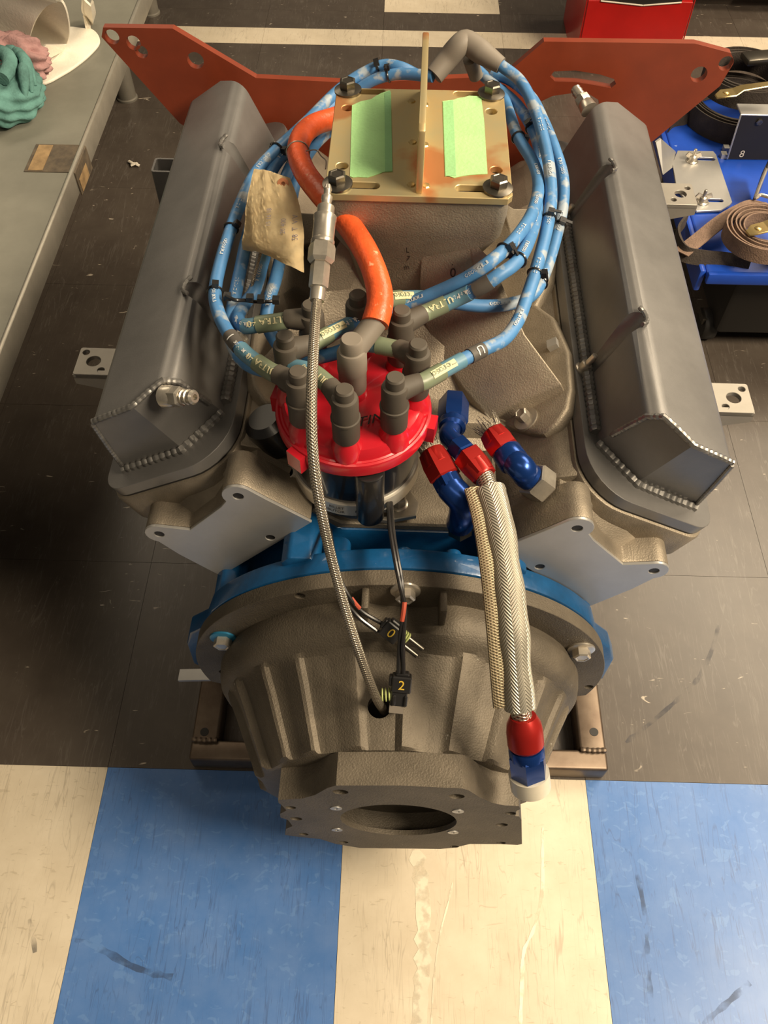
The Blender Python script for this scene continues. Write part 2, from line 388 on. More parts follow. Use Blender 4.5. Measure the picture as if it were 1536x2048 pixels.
def boolean(bm, cutters, op='DIFFERENCE'):
    def mk(b):
        me = bpy.data.meshes.new('tmp'); fix(b).to_mesh(me); b.free(); o = bpy.data.objects.new('tmp', me); C.objects.link(o); return o
    a = mk(bm); cs = [mk(c) for c in cutters]
    for c in cs:
        md = a.modifiers.new('b', 'BOOLEAN'); md.operation = op; md.object = c; md.solver = 'EXACT'
    bpy.context.view_layer.update(); r = obj_to_bm(a)
    for o in [a] + cs:
        me = o.data; bpy.data.objects.remove(o); bpy.data.meshes.remove(me)
    return r
def merge(*bms):
    out = bms[0]
    for b in bms[1:]:
        me = bpy.data.meshes.new('tmp'); b.to_mesh(me); b.free(); out.from_mesh(me); bpy.data.meshes.remove(me)
    return out

BASE = {}
def thing(name, label, cat, base=(0, 0, 0), group=None, world=False):
    o = bpy.data.objects.new(name, None); C.objects.link(o); o.empty_display_size = 0.02
    o.matrix_world = (Matrix.Identity(4) if world else EM) @ Matrix.Translation(V(base))
    o['label'] = label; o['category'] = cat
    if group: o['group'] = group
    BASE[o] = V(base); return o
def part(name, bm, m, parent, label=None, smooth=32, kind=None):
    b = BASE[parent]
    bmesh.ops.translate(bm, verts=bm.verts[:], vec=-b)
    me = bpy.data.meshes.new(name); fix(bm).to_mesh(me); bm.free()
    me.materials.append(m)
    if smooth:
        me.polygons.foreach_set('use_smooth', [True] * len(me.polygons)); me.set_sharp_from_angle(angle=radians(smooth))
    o = bpy.data.objects.new(name, me); C.objects.link(o); o.parent = parent
    if label: o['label'] = label
    if kind: o['kind'] = kind
    BASE[o] = b; return o
def solo(name, label, cat, bm, m, group=None, world=False, smooth=32):
    """a thing that is one mesh; its origin at the middle of its foot"""
    xs = [v.co for v in bm.verts]
    b = V(((min(p.x for p in xs) + max(p.x for p in xs)) / 2, (min(p.y for p in xs) + max(p.y for p in xs)) / 2, min(p.z for p in xs)))
    bmesh.ops.translate(bm, verts=bm.verts[:], vec=-b)
    me = bpy.data.meshes.new(name); fix(bm).to_mesh(me); bm.free(); me.materials.append(m)
    if smooth:
        me.polygons.foreach_set('use_smooth', [True] * len(me.polygons)); me.set_sharp_from_angle(angle=radians(smooth))
    o = bpy.data.objects.new(name, me); C.objects.link(o)
    o.matrix_world = (Matrix.Identity(4) if world else EM) @ Matrix.Translation(b)
    o['label'] = label; o['category'] = cat
    if group: o['group'] = group
    BASE[o] = b; return o
def bead(pts, r=0.0035, pitch=0.0065, step=0.0016):
    p, _ = resample(pts, step)
    return tube(B(), p, r, 8, rf=lambda i, s: r * (0.78 + 0.3 * abs(sin(pi * s / pitch))))
exec_parts = []

# ================================================================== FLOOR
T = 0.3048; FX, FY = -0.35367, 0.32538
floor = solo('floor', 'shop floor of vinyl tiles', 'floor', box(B(), (0, 1.6, -0.012), (6.4, 7.2, 0.02)), M_GROUT, world=True)
del floor['label']; del floor['category']; floor['kind'] = 'structure'
floor_tiles = {}
def tile(x0, y0, x1, y1, m):
    key = (round(x1 - x0, 3), round(y1 - y0, 3), m.name)
    if key not in floor_tiles:
        g = 0.00025; bm = box(B(), ((x1 - x0) / 2, (y1 - y0) / 2, -0.0015), (x1 - x0 - 2 * g, y1 - y0 - 2 * g, 0.003))
        me = bpy.data.meshes.new('tile'); fix(bm).to_mesh(me); bm.free(); me.materials.append(m); floor_tiles[key] = me
    o = bpy.data.objects.new('tile', floor_tiles[key]); C.objects.link(o); o.parent = floor
    o.location = V((x0, y0, 0)) - BASE[floor]
for i in range(-5, 7):
    x0 = FX + i * T; x1 = x0 + T
    for j in (-2, -1):
        tile(x0, FY + j * T, x1, FY + (j + 1) * T, M_WHITE if (i + j) % 2 == 0 else M_BLUE)
    for j in range(0, 6): tile(x0, FY + j * T, x1, FY + (j + 1) * T, M_DARK)
    ys = FY + 6 * T
    tile(x0, ys, x1, ys + 0.081, M_WHITE); tile(x0, ys + 0.081, x1, ys + 0.177, M_DARK)
    for j in range(0, 5):
        y0 = ys + 0.177 + j * T
        tile(x0, y0, x1, y0 + T, M_WHITE if (i - 1) % 4 == 0 and j % 2 == 0 else M_DARK)

# ================================================================== ENGINE
BETA = radians(26.5)
def bank(s):
    P0 = V((s * 0.196, 0.0, 0.470 if s < 0 else 0.468)); U = V((-s * cos(BETA), 0, sin(BETA))); N = V((s * sin(BETA), 0, cos(BETA)))
    yo = 0.0 if s < 0 else -0.0205
    return lambda u, y, h: P0 + U * u + N * h + V((0, y + yo, 0))
engine = thing('engine', 'stripped V8 racing engine with blue block and grey fabricated valve covers', 'engine', (0, 0.68, 0.05))
# --- block
def mirror(pts): return pts + [(-x, z) for x, z in reversed(pts)]
half = [(-0.062, 0.396), (-0.090, 0.426), (-0.182, 0.330), (-0.150, 0.290), (-0.128, 0.240), (-0.128, 0.150)]
bm = prism(B(), mirror(half), 0.437, 0.985, lambda a, b, c: V((a, c, b)))
bevel(bm, 0.006, 2)
blk = part('engine_block', bm, M_BLOCK, engine, 'blue painted cast iron block')
# rear bell flange of the block
def ell(a, b, t0, t1, n, cx=0.0, cz=0.24): return [(cx + a * cos(radians(t0 + (t1 - t0) * k / n)), cz + b * sin(radians(t0 + (t1 - t0) * k / n))) for k in range(n + 1)]
fl = ell(0.214, 0.187, -10, 190, 60)
fl = [(0.226, 0.205), (0.226, 0.255), (0.215, 0.283), (0.198, 0.302)] + [p for p in ell(0.216, 0.190, 30, 150, 50)] + [(-0.198, 0.302), (-0.218, 0.283), (-0.226, 0.255), (-0.228, 0.205), (-0.15, 0.14), (0.15, 0.14)]
bm = prism(B(), fl, 0.3765, 0.398, lambda a, b, c: V((a, c, b))); bevel(bm, 0.003, 2, 50)
part('bell_mounting_flange', bm, M_BLOCK, blk)
for x, z0, z1, wd in ((-0.172, 0.27, 0.345, 0.03), (0.172, 0.27, 0.345, 0.03), (-0.095, 0.36, 0.418, 0.036), (0.095, 0.36, 0.418, 0.036)):
    part('casting_lug', bevel(prism(B(), [(x - wd / 2, z0), (x - wd / 2, z1 - .01), (x - wd / 2 + .008, z1), (x + wd / 2 - .008, z1), (x + wd / 2, z1 - .01), (x + wd / 2, z0)], 0.39, 0.445, lambda a, b, c: V((a, c, b))), .003, 2), M_BLOCK, blk)
bm = B()
prism(bm, [(0.39, 0.34), (0.39, 0.420), (0.402, 0.408), (0.418, 0.375), (0.43, 0.34)], -0.075, 0.075, lambda a, b, c: V((c, a, b)))
lathe(bm, (-0.062, 0.392, 0.398), (0, 1, 0), [(0.012, 0), (0.012, 0.03)], 20); lathe(bm, (0.045, 0.392, 0.412), (0, 1, 0), [(0.008, 0), (0.008, 0.014)], 20)
lathe(bm, (0.0, 0.392, 0.413), (0, 1, 0), [(0.008, 0), (0.008, 0.014)], 20)
bevel(bm, 0.003, 2)
part('rear_casting_boss', bm, M_BLOCK, blk)
bm = prism(B(), [(-0.12, 0.155), (0.12, 0.155), (0.10, 0.045), (-0.10, 0.045)], 0.43, 0.96, lambda a, b, c: V((a, c, b))); bevel(bm, 0.012, 3)
part('oil_pan', bm, M_BLACKM, engine)
# --- heads, valve covers
def arc(cx, cz, r, a0, a1, n=8): return [(cx + r * cos(radians(a0 + (a1 - a0) * k / n)), cz + r * sin(radians(a0 + (a1 - a0) * k / n))) for k in range(n + 1)]
flange_out = rrect(-0.100, 0.450, 0.042, 0.998, (0.046, 0.022, 0.022, 0.046), 8)
for s in (-1, 1):
    bk = bank(s); yo = 0.0 if s < 0 else -0.0205
    side = 'left' if s < 0 else 'right'
    X = lambda a, b, c: V((-s * a if s > 0 else a, c + yo, b))          # polygons are written for the left bank
    if s > 0: X = lambda a, b, c: V((-a, c + yo, b - 0.002))
    bm = prism(B(), [(-0.132, 0.464), (-0.088, 0.428), (-0.184, 0.331), (-0.221, 0.371), (-0.262, 0.392), (-0.262, 0.41), (-0.16, 0.466)], 0.452, 0.975, X)
    bevel(bm, 0.007, 3)
    rail = B(); prism(rail, [(a * 1.0 + (0.002 if a > 0 else -0.002), b + (-0.003 if b < 0.7 else 0.003)) for a, b in flange_out], -0.050, -0.0135, lambda a, b, c: bk(a, b, c))
    for v in rail.verts:          # taper the rail skirt in towards the deck
        pass
    bevel(rail, 0.003, 2, 50)
    # intake face pad beside the rail
    pad = prism(B(), [(-0.160, 0.476), (-0.135, 0.470), (-0.100, 0.440), (-0.085, 0.425), (-0.12, 0.42)], 0.474, 0.955, X); bevel(pad, 0.004, 2)
    # cast end behind the machined face, with its two bolt ears
    prof = [(-0.085, 0.435), (-0.123, 0.469)] + arc(-0.147, 0.472, 0.0145, 50, 215, 9) + [(-0.165, 0.454), (-0.200, 0.415)] + arc(-0.2306, 0.406, 0.0135, 70, 255, 9) + [(-0.219, 0.371), (-0.184, 0.331)]
    end = prism(B(), prof, 0.4215, 0.460, X); bevel(end, 0.0025, 2, 50)
    # web swelling from the ears up into the head
    web = loft(B(), [[X(a, b, 0.424) for a, b in ((-0.13, 0.465), (-0.215, 0.372), (-0.190, 0.345), (-0.095, 0.435))], [X(a, b, 0.465) for a, b in ((-0.135, 0.480), (-0.262, 0.40), (-0.225, 0.365), (-0.095, 0.445))]])
    head = part('cylinder_head', merge(bm, rail, pad, end, web), M_HEAD, engine)
    holes = [circ(-0.2306, 0.406, 0.0048), circ(-0.147, 0.472, 0.0048), circ(-0.1257, 0.4065, 0.0045)]
    face = plate(prof, holes, 0.003, 0.0004, lambda a, b, c: X(a, b, 0.4185 + c))
    part('machined_end_face', face, M_MACH, head, 'flat machined end face with bolt holes')
    for cx, cz in ((-0.2306, 0.406), (-0.147, 0.472), (-0.1257, 0.4065)):
        part('bolt_hole', lathe(B(), X(cx, cz, 0.4195), (0, 1, 0), [(0.0055, 0), (0.0055, 0.001)], 16), M_BLK, head)
    gk = prism(B(), [(a, b) for a, b in flange_out], -0.0136, -0.0118, lambda a, b, c: bk(a * 0.985, b, c))
    part('gasket', gk, M_BLK, head)
    # ---- fabricated valve cover
    Bt = [(0.027, 0.507), (-0.0124, 0.4755), (-0.080, 0.474), (-0.080, 0.972), (-0.010, 0.974), (0.027, 0.945)]
    Tp = [(0.036, 0.482), (0.0, 0.4575), (-0.0448, 0.4565), (-0.0452, 0.9545), (-0.002, 0.971), (0.032, 0.945)]
    hT = 0.0794
    bm = B()
    add_faces(bm, [bk(u, y, -0.002) for u, y in Bt] + [bk(u, y, hT) for u, y in Tp], [(5, 4, 3, 2, 1, 0), (6, 7, 8, 9, 10, 11)] + [(i, (i + 1) % 6, 6 + (i + 1) % 6, 6 + i) for i in range(6)])
    top = [bk(u, y, hT) for u, y in Tp]
    def is_edge(e, a, b):
        q = [v.co for v in e.verts]
        return (q[0] - a).length + (q[1] - b).length < 1e-4 or (q[0] - b).length + (q[1] - a).length < 1e-4
    bevel(bm, 0.016, 5, 5, lambda e: is_edge(e, top[0], top[5]))
    bevel(bm, 0.006, 3, 5, lambda e: e.calc_length() > 0.4 and min((v.co - top[2]).length for v in e.verts) < 0.01)
    grooves = [0.824, 0.594]
    cut = []
    for gy in grooves:
        g = B(); yy = gy - yo * 0 if s < 0 else gy - 0.0205 + 0.0205
        lathe(g, bk(0.037, gy, 0.0), bk(0.037, gy, 1) - bk(0.037, gy, 0), [(0.0125, 0.006), (0.0125, 0.12)], 28); cut.append(g)
    body = boolean(bm, cut)
    cover = part('valve_cover', body, M_COVER, engine, f'grey welded sheet aluminium cover on the {side} bank')
    fl = plate(flange_out, [], 0.012, 0.0012, lambda a, b, c: bk(a, b, c - 0.012))
    part('cover_flange', fl, M_COVER, cover)
    # weld beads
    wb = B()
    loop = catmull([bk(0.031, 0.93, 0.003), bk(0.0305, 0.7, 0.003), bk(0.0305, 0.515, 0.003)], 6)
    wb = bead(loop, 0.0056, 0.0062)
    lowb = [bk(0.028, 0.506, 0.001), bk(0.008, 0.4895, 0.001), bk(-0.0124, 0.4740, 0.001), bk(-0.05, 0.4725, 0.001), bk(-0.080, 0.4725, 0.001)]
    wb = merge(wb, bead(lowb, 0.0056, 0.0068))
    crest = [bk(0.0285, 0.500, 0.02), bk(0.0335, 0.487, 0.055), bk(0.0335, 0.4835, 0.068), bk(0.027, 0.477, 0.0795), bk(0.014, 0.468, 0.0798), bk(0.0, 0.4580, 0.0795), bk(-0.022, 0.4572, 0.0795), bk(-0.043, 0.4568, 0.079)]
    wb = merge(wb, bead(crest, 0.0028, 0.0052))
    wb = merge(wb, bead([bk(-0.046, 0.457, 0.076), bk(-0.062, 0.464, 0.042), bk(-0.079, 0.4725, 0.004)], 0.0022, 0.005))
    for gy in grooves:
        rim = [bk(0.037 + 0.0128 * cos(a), gy + 0.0128 * sin(a), 0.0798) for a in [radians(118 + 124 * k / 14) for k in range(15)]]
        wb = merge(wb, bead(rim, 0.0022, 0.0045))
    part('weld_bead', wb, M_WELD, cover, 'rippled weld beads')
    for gy in grooves:
        ax = bk(0, 0, 1) - bk(0, 0, 0)
        bs = lathe(B(), bk(0.0345, gy, -0.001), ax, [(0.0075, 0), (0.0075, 0.0025), (0.0055, 0.003), (0.0055, 0.010), (0.0032, 0.0105), (0.0032, 0.022), (0.002, 0.023)], 12)
        part('cover_stud', bs, M_STEEL, cover)
    if s < 0:
        f0 = bk(0.012, 0.4745, 0.052); ax = (bk(0.055, 0.425, 0.075) - f0).normalized()
        f0 = V(ey(340, 793, 0.466)); f1 = V(ey(404, 795, 0.452)); ax = (f1 - f0).normalized()
    else:
        f0 = bk(0.028, 0.968, 0.060); f1 = f0 + V((-0.022, 0.045, 0.012)); ax = (f1 - f0).normalized()
    fb = lathe(B(), f0 - ax * 0.006, ax, [(0.010, 0), (0.009, 0.010), (0.0075, 0.012)], 16)
    hexbolt(fb, f0 + ax * 0.004, ax, 0.0078, 0.011)
    lathe(fb, f0 + ax * 0.014, ax, [(0.0062, 0), (0.0066, 0.004), (0.0055, 0.0045), (0.0066, 0.009), (0.0055, 0.0095), (0.0062, 0.014), (0.0045, 0.016), (0.0025, 0.016), (0.0025, 0.010), (0, 0.010)], 16)
    part('breather_fitting', fb, M_STEEL, cover, 'small brass and steel hose barb')
# --- side mount brackets
def bracket(xi, xo, y0, y1, z, s, hollow=False):
    xo_, xi_ = (xo, xi)
    if hollow:
        o = rrect(min(xi, xo), y0, max(xi, xo), y1, 0.004, 3); i_ = rrect(min(xi, xo) + .003, y0 + .003, max(xi, xo) - .003, y1 - .003, 0.003, 3)
        return plate(o, [i_], 0.075, 0.0, lambda a, b, c: V((a, b, z - 0.075 + c)))
    cx = xo - s * 0.020; cy = (y0 + y1) / 2
    bm = plate(rrect(min(xi, xo), y0, max(xi, xo), y1, 0.003, 3), [circ(cx - s * .0, cy, 0.0085), circ(cx + s * 0.012, cy + 0.014, 0.0042), circ(cx - s * 0.012, cy - 0.014, 0.0042)], 0.006, 0.0006, lambda a, b, c: V((a, b, z - 0.006 + c)))
    prism(bm, [(xi, z - 0.005), (xo, z - 0.005), (xo, z - 0.016), (xi, z - 0.055)], y0, y0 + 0.005, lambda a, b, c: V((a, c, b)))
    box(bm, ((xi + xo) / 2, y0 + .004, z - .004), (abs(xi - xo), .008, .006))
    return bm
for a in ((-0.25, -0.393, 0.672, 0.716, 0.350, -1), (0.25, 0.3967, 0.645, 0.690, 0.350, 1), (0.25, 0.3995, 1.030, 1.080, 0.350, 1)):
    part('mount_bracket', bracket(*a), M_BRK, engine, 'silver bracket tab with one large and two small holes')
part('mount_bracket', bracket(-0.340, -0.378, 1.070, 1.104, 0.352, -1, True), M_COVER, engine, 'open ended grey box section')
box_ = box(B(), (-0.30, 1.087, 0.30), (0.10, 0.03, 0.03)); part('bracket_arm', box_, M_COVER, engine)

# --- intake manifold
PC = 0.6745
bm = B()
def sq(x, y0, y1, z, r=0.01): return [V((a, b, z)) for a, b in rrect(-x, y0, x, y1, r, 3)]
loft(bm, [sq(0.0760, 0.5955, 0.753, 0.6475), sq(0.0760, 0.596, 0.753, 0.630), sq(0.074, 0.599, 0.750, 0.610), sq(0.060, 0.612, 0.738, 0.580), sq(0.050, 0.620, 0.735, 0.53), sq(0.075, 0.56, 0.80, 0.45), sq(0.085, 0.52, 0.83, 0.42)])
def runner(mx, my, yoff=0.0):
    A = [(ez(842, 432, .618), ez(905, 436, .612)), (ez(842, 480, .597), ez(934, 468, .609)), (ez(838, 562, .552), ez(983, 517, .588)),
         (ez(850, 650, .508), ez(1018, 595, .545)), (ez(872, 697, .487), ez(1050, 668, .521)), (ez(925, 775, .466), ez(1090, 722, .507)), (ez(978, 836, .450), ez(1124, 768, .495))]
    secs = []
    for k, (i_, r_) in enumerate(A):
        t = k / 6
        ob = r_ + V((0.012 + 0.010 * t, -0.006, -0.055 + 0.012 * t)); ib = i_ + V((0.004, 0.002, -0.06 + 0.02 * t))
        mid = i_.lerp(r_, 0.5) + V((0, 0, 0.003 + 0.004 * (1 - t)))
        q = [ib, i_, i_.lerp(mid, .7), mid, mid.lerp(r_, .6), r_, ob]
        secs.append([V((p.x * mx, (p.y + yoff if my > 0 else 2 * PC - p.y - yoff), p.z)) for p in q])
    b = loft(B(), secs); bevel(b, 0.0085, 4, 28); return b
def flange_plate(mx, my, yoff=0.0):
    pts = [(1060, 600), (1105, 632), (1136, 700), (1142, 775), (1134, 815), (1112, 848), (1085, 866), (1055, 864), (1010, 850), (968, 815), (930, 770), (900, 700)]
    n = V((-0.62, 0, 0.78)); p0 = V((0.1445, 0.53, 0.486))
    q = [V(ep(px, py, p0, n)) for px, py in pts]
    f = lambda p: V((p.x * mx, (p.y + yoff if my > 0 else 2 * PC - p.y - yoff), p.z))
    m_ = len(q); vs = [f(p) for p in q] + [f(p - n * 0.020) for p in q]
    b = B(); add_faces(b, vs, [tuple(range(m_)), tuple(range(m_, 2 * m_))[::-1]] + [(i, (i + 1) % m_, m_ + (i + 1) % m_, m_ + i) for i in range(m_)])
    bevel(b, 0.004, 3, 50); return b
for mx, my, yf in ((1, 1, 0), (-1, 1, 0.018), (1, -1, 0), (-1, -1, 0.018)):
    bm = merge(bm, runner(mx, my, yf), flange_plate(mx, my, yf))
# valley cover with the rear china-wall lip
bm = merge(bm, bevel(prism(B(), [(-0.105, 0.44), (-0.07, 0.385), (0.07, 0.385), (0.105, 0.44), (0.09, 0.450), (-0.09, 0.450)], 0.53, 0.93, lambda a, b, c: V((a, c, b))), 0.004, 2))
bm = merge(bm, bevel(prism(B(), [(-0.092, 0.420), (-0.065, 0.395), (0.065, 0.395), (0.092, 0.420), (0.085, 0.425), (0.06, 0.405), (-0.06, 0.405), (-0.085, 0.425)], 0.4395, 0.53, lambda a, b, c: V((a, c, b))), 0.002, 1))
intake = part('intake_manifold', bm, M_INTAKE, engine, 'cast aluminium single plane intake manifold')
nrm = V((-0.62, 0, 0.78))
b0 = V(ep(1052, 838, V((0.1445, 0.53, 0.4865)), nrm))
bb = hexbolt(B(), b0, nrm, 0.0058, 0.009, 0.0125, 0.0028); lathe(bb, b0 - nrm * .004, nrm, [(0.0125, 0), (0.0125, 0.004)], 20)
part('manifold_bolt', bb, M_STEEL, intake)
t0 = V(ep(1108, 692, V((0.1445, 0.53, 0.4865)), nrm)); part('casting_lug', box(B(), t0, (0.010, 0.010, 0.012), Euler((0, radians(-35), 0)).to_matrix()), M_MACH, intake)
from mathutils.bvhtree import BVHTree
ibv = BVHTree.FromPolygons([v.co + BASE[intake] for v in intake.data.vertices], [p.vertices for p in intake.data.polygons])
def ink_on(txt, px, py, size_px, rot=0.0):
    """marker pen strokes laid on the casting's own surface"""
    def mp(a, b):
        x = px + a * cos(rot) + b * sin(rot); y = py + a * sin(rot) - b * cos(rot)
        d = (EI.to_3x3() @ ray(x, y)).normalized(); h = ibv.ray_cast(CE, d)
        return (h[0] + h[1] * 0.0004) if h[0] is not None else CE + d
    bm = text_bm(txt, size_px, mp, 2)
    if max((v.co - CE).length for v in bm.verts) > 0.3 and min((v.co - CE).length for v in bm.verts) > 0.2: part('handwriting', bm, M_MARK, intake)
for t, x, y, z_, r in (('L', 815, 500, 15, 0), ('7', 816, 517, 15, .2), ('m', 813, 534, 15, -.2), ('0', 906, 546, 26, .05), ('.', 905, 524, 20, 0), ('(', 929, 551, 20, .5), ('.', 929, 537, 18, 0)): ink_on(t, x, y, z_, r)

# ================================================================== MOTOR PLATE (orange, across the front of the engine)
MY = 1.003
mo = [ey(px, py, MY) for px, py in [(203, 74), (206, 55), (345, 57), (512, 156), (712, 166), (1008, 152), (1088, 83), (1390, 87), (1462, 106), (1468, 122), (1440, 172), (1306, 282)]]
ol = [(p.x, p.z) for p in mo] + [(0.20, 0.40), (0.16, 0.20), (-0.16, 0.20), (-0.20, 0.40)] + [(p.x, p.z) for p in [ey(360, 247, MY)]]
def mh(px, py, r): p = ey(px, py, MY); return circ(p.x, p.z, r, 16)
hs = [mh(224, 74, .0085), mh(267, 86, .0085), mh(283, 104, .0075), mh(391, 121, .010), mh(1398, 149, .0095), mh(1452, 127, .0085)]
sl = [ey(px, py, MY) for px, py in [(1100, 153), (1108, 143), (1150, 141), (1200, 149), (1228, 158), (1232, 168), (1222, 176), (1190, 170), (1150, 164), (1110, 163)]]
hs.append([(p.x, p.z) for p in sl])
wn_ = [ey(px, py, MY) for px, py in [(1074, 222), (1082, 203), (1105, 192), (1140, 187), (1176, 187), (1197, 200), (1205, 262), (1180, 310), (1120, 312), (1082, 280), (1070, 250)]]
hs.append([(p.x, p.z) for p in wn_])
bm = plate(ol, hs, 0.0095, 0.0008, lambda a, b, c: V((a, MY + c, b)))
solo('motor_plate', 'tall orange steel plate with angled ears standing across the front of the engine', 'plate', bm, M_ORANGE, smooth=25)

# ================================================================== LIFT PLATE on the carburettor pad
LX, LY, LZ = 0.0, 0.6777, 0.6478
lp = thing('lift_plate', 'gold zinc lifting plate with centre fin bolted over the manifold', 'plate', (LX, LY, LZ))
ol = [(-0.0757, 0.5965), (-0.0727, 0.5935), (0.0735, 0.5935), (0.0775, 0.5985), (0.0772, 0.7525), (0.0740, 0.7555), (-0.0735, 0.7545), (-0.0762, 0.7520)]
hs = []
for sx in (-1, 1):
    for sy in (-1, 1):
        x, y = LX + sx * 0.0655, LY + sy * 0.0714
        hs.append(slot(min(x, x - sx * 0.030), max(x, x - sx * 0.030), y, 0.0046))
for px, py in ((982.5, 223), (992.5, 340), (695, 216), (684, 332)):
    p = ez(px, py, LZ + .006); hs.append(circ(p.x, p.y, 0.0052))
part('base_plate', plate(ol, hs, 0.0062, 0.0005, lambda a, b, c: V((a, b, LZ + c))), M_ZINC, lp)
f0 = ez(837, 388, LZ + .006); f1 = ey(841, 268, f0.y + 0.002); f2 = ey(845, 63, 0.757)
fin = prism(B(), [(f0.y, LZ + .006), (f1.y + 0.004, f1.z), (f1.y + 0.010, f1.z + .003), (f2.y, f2.z), (0.752, LZ + .006)], -0.0028, 0.0028, lambda a, b, c: V((f0.x + 0.0005 + c + (a - f0.y) * 0.012, a, b)))
bevel(fin, 0.0012, 2); part('lifting_fin', fin, M_ZINC, lp, 'upright fin seen edge on')
for sx in (-1, 1):
    for sy in (-1, 1):
        part('bolt', hexbolt(B(), (LX + sx * 0.0655, LY + sy * 0.0714, LZ + 0.0062), (0.04 * sx, 0, 1), 0.0068, 0.0070, 0.0125, 0.0035), M_BOLT, lp, 'dark flanged hex bolt')
for px, py in ((823, 203), (850, 210), (825, 285), (852, 372), (822, 370), (850, 290)):
    p = ez(px, py, LZ + .006); part('tack_weld', lathe(B(), p, (0, 0, 1), [(0.004, 0), (0.003, 0.0012), (0, 0.0016)], 8), M_GOLD, lp)
def tape(lbl, pts, ov):
    q = [ez(px, py, LZ + 0.0064) for px, py in pts]
    bm = prism(B(), [(p.x, p.y) for p in q], LZ + 0.00625, LZ + 0.0067)
    o = solo('masking_tape', lbl, 'tape', bm, M_TAPE, group='green tape strips on the lift plate', smooth=0)
    q = [ez(px, py, LZ + 0.0068) for px, py in ov]
    part('overlapping_layer', prism(B(), [(p.x, p.y) for p in q], LZ + 0.0067, LZ + 0.0070), M_TAPE2, o, 'darker doubled edge of tape', smooth=0)
tape('torn green masking tape strip on the plate, left of the fin', [(700, 353), (704, 211), (722, 203), (742, 199), (752, 192), (764, 186), (779, 181), (782, 186), (785, 343), (768, 344), (748, 351), (735, 355), (716, 354), (706, 355)], [(769, 186), (781, 181.5), (785, 342), (770, 343)])
tape('torn green masking tape strip on the plate, right of the fin', [(890, 353), (885, 203), (896, 201), (908, 200), (915, 197), (928, 195), (938, 192), (962, 193), (968, 240), (975, 348), (955, 349), (940, 350), (925, 352), (908, 356), (896, 352)], [(886, 204), (906, 201), (912, 352), (891, 352)])

# ================================================================== BELLHOUSING
bell = thing('bellhousing', 'grey cast bellhousing with ribbed cone and open round bore', 'bellhousing', (0, 0.29, 0.03))
BZ = 0.242
ol = [p for p in ell(0.2135, 0.186, -14, 194, 80, 0, BZ)] + [(-0.176, 0.182)] + ell(0.168, 0.15, 205, 335, 30, 0, BZ) + [(0.176, 0.182)]
fh = []
def fpt(px, py): p = ey(px, py, 0.360); return p
for px, py in ((447, 1275), (1162, 1297), (600, 1193), (447, 1345), (1178, 1375)):
    p = fpt(px, py); fh.append(circ(p.x, p.z, 0.0048, 12))
part('flange', plate(ol, fh, 0.0155, 0.001, lambda a, b, c: V((a, 0.3605 + c, b))), M_BELL, bell)
ribs = [-100, -80, -66, -48, -33, -14, 1, 19, 37, 52, 68, 84, 104]
# cross sections along the axis: (y, half width, half height, rib height)
prof = [(0.3620, 0.181, 0.158, 0), (0.350, 0.186, 0.160, 0), (0.340, 0.185, 0.159, 0), (0.331, 0.183, 0.154, 0), (0.3255, 0.179, 0.148, 0), (0.3225, 0.174, 0.142, .0002), (0.319, 0.170, 0.1370, .0048), (0.312, 0.166, 0.1335, .006), (0.295, 0.157, 0.128, .0062), (0.270, 0.1455, 0.1215, .006), (0.250, 0.136, 0.1165, .0058), (0.2395, 0.1305, 0.114, .007), (0.2375, 0.129, 0.114, .003), (0.2365, 0.124, 0.109, 0), (0.2365, 0.095, 0.09, 0)]
NS = 288; secs = []
for y, a, b, rh in prof:
    row = []
    for k in range(NS):
        th = 2 * pi * k / NS; d = math.degrees(th); d = d - 360 if d > 180 else d     # angle from straight up
        e = 0.0
        for r_ in ribs:
            u = (d - r_)
            if -9 < u < 2.0: e = max(e, (1 - abs(u) / 2.0) if u > 0 and u < 2 else 0, (1 + u / 9) ** 1.0 if u <= 0 and r_ < 1 else 0, )
            if r_ >= 1 and -2 < u < 9: e = max(e, (1 + u / 2) if u < 0 else (1 - u / 9))
        bb = b if cos(th) > 0 else b * 1.12
        # flat recess between the two webs at the crown
        flat = 0.012 * math.exp(-((d - 1) / 11.0) ** 4) * max(0, min(1, (y - 0.330) / 0.012))
        ra, rb = a + rh * e, bb + rh * e - flat
        row.append(V((ra * sin(th), y, BZ + rb * cos(th))))
    secs.append(row)
bm = loft(B(), secs)
hp = V(ez(757, 1417, 0.362)); hp = V(ey(757, 1417, 0.272))
cut1 = lathe(B(), hp + V((0, 0.012, -0.04)), V((0.02, -0.25, 1)), [(0.0105, 0), (0.0105, 0.09)], 24)
cut2 = lathe(B(), (0.004, 0.15, 0.243), (0, 1, 0), [(0.0565, 0), (0.0565, 0.0895), (0.097, 0.0905), (0.097, 0.185)], 48)
part('bell_body', boolean(bm, [cut1, cut2]), M_BELL, bell, smooth=24)
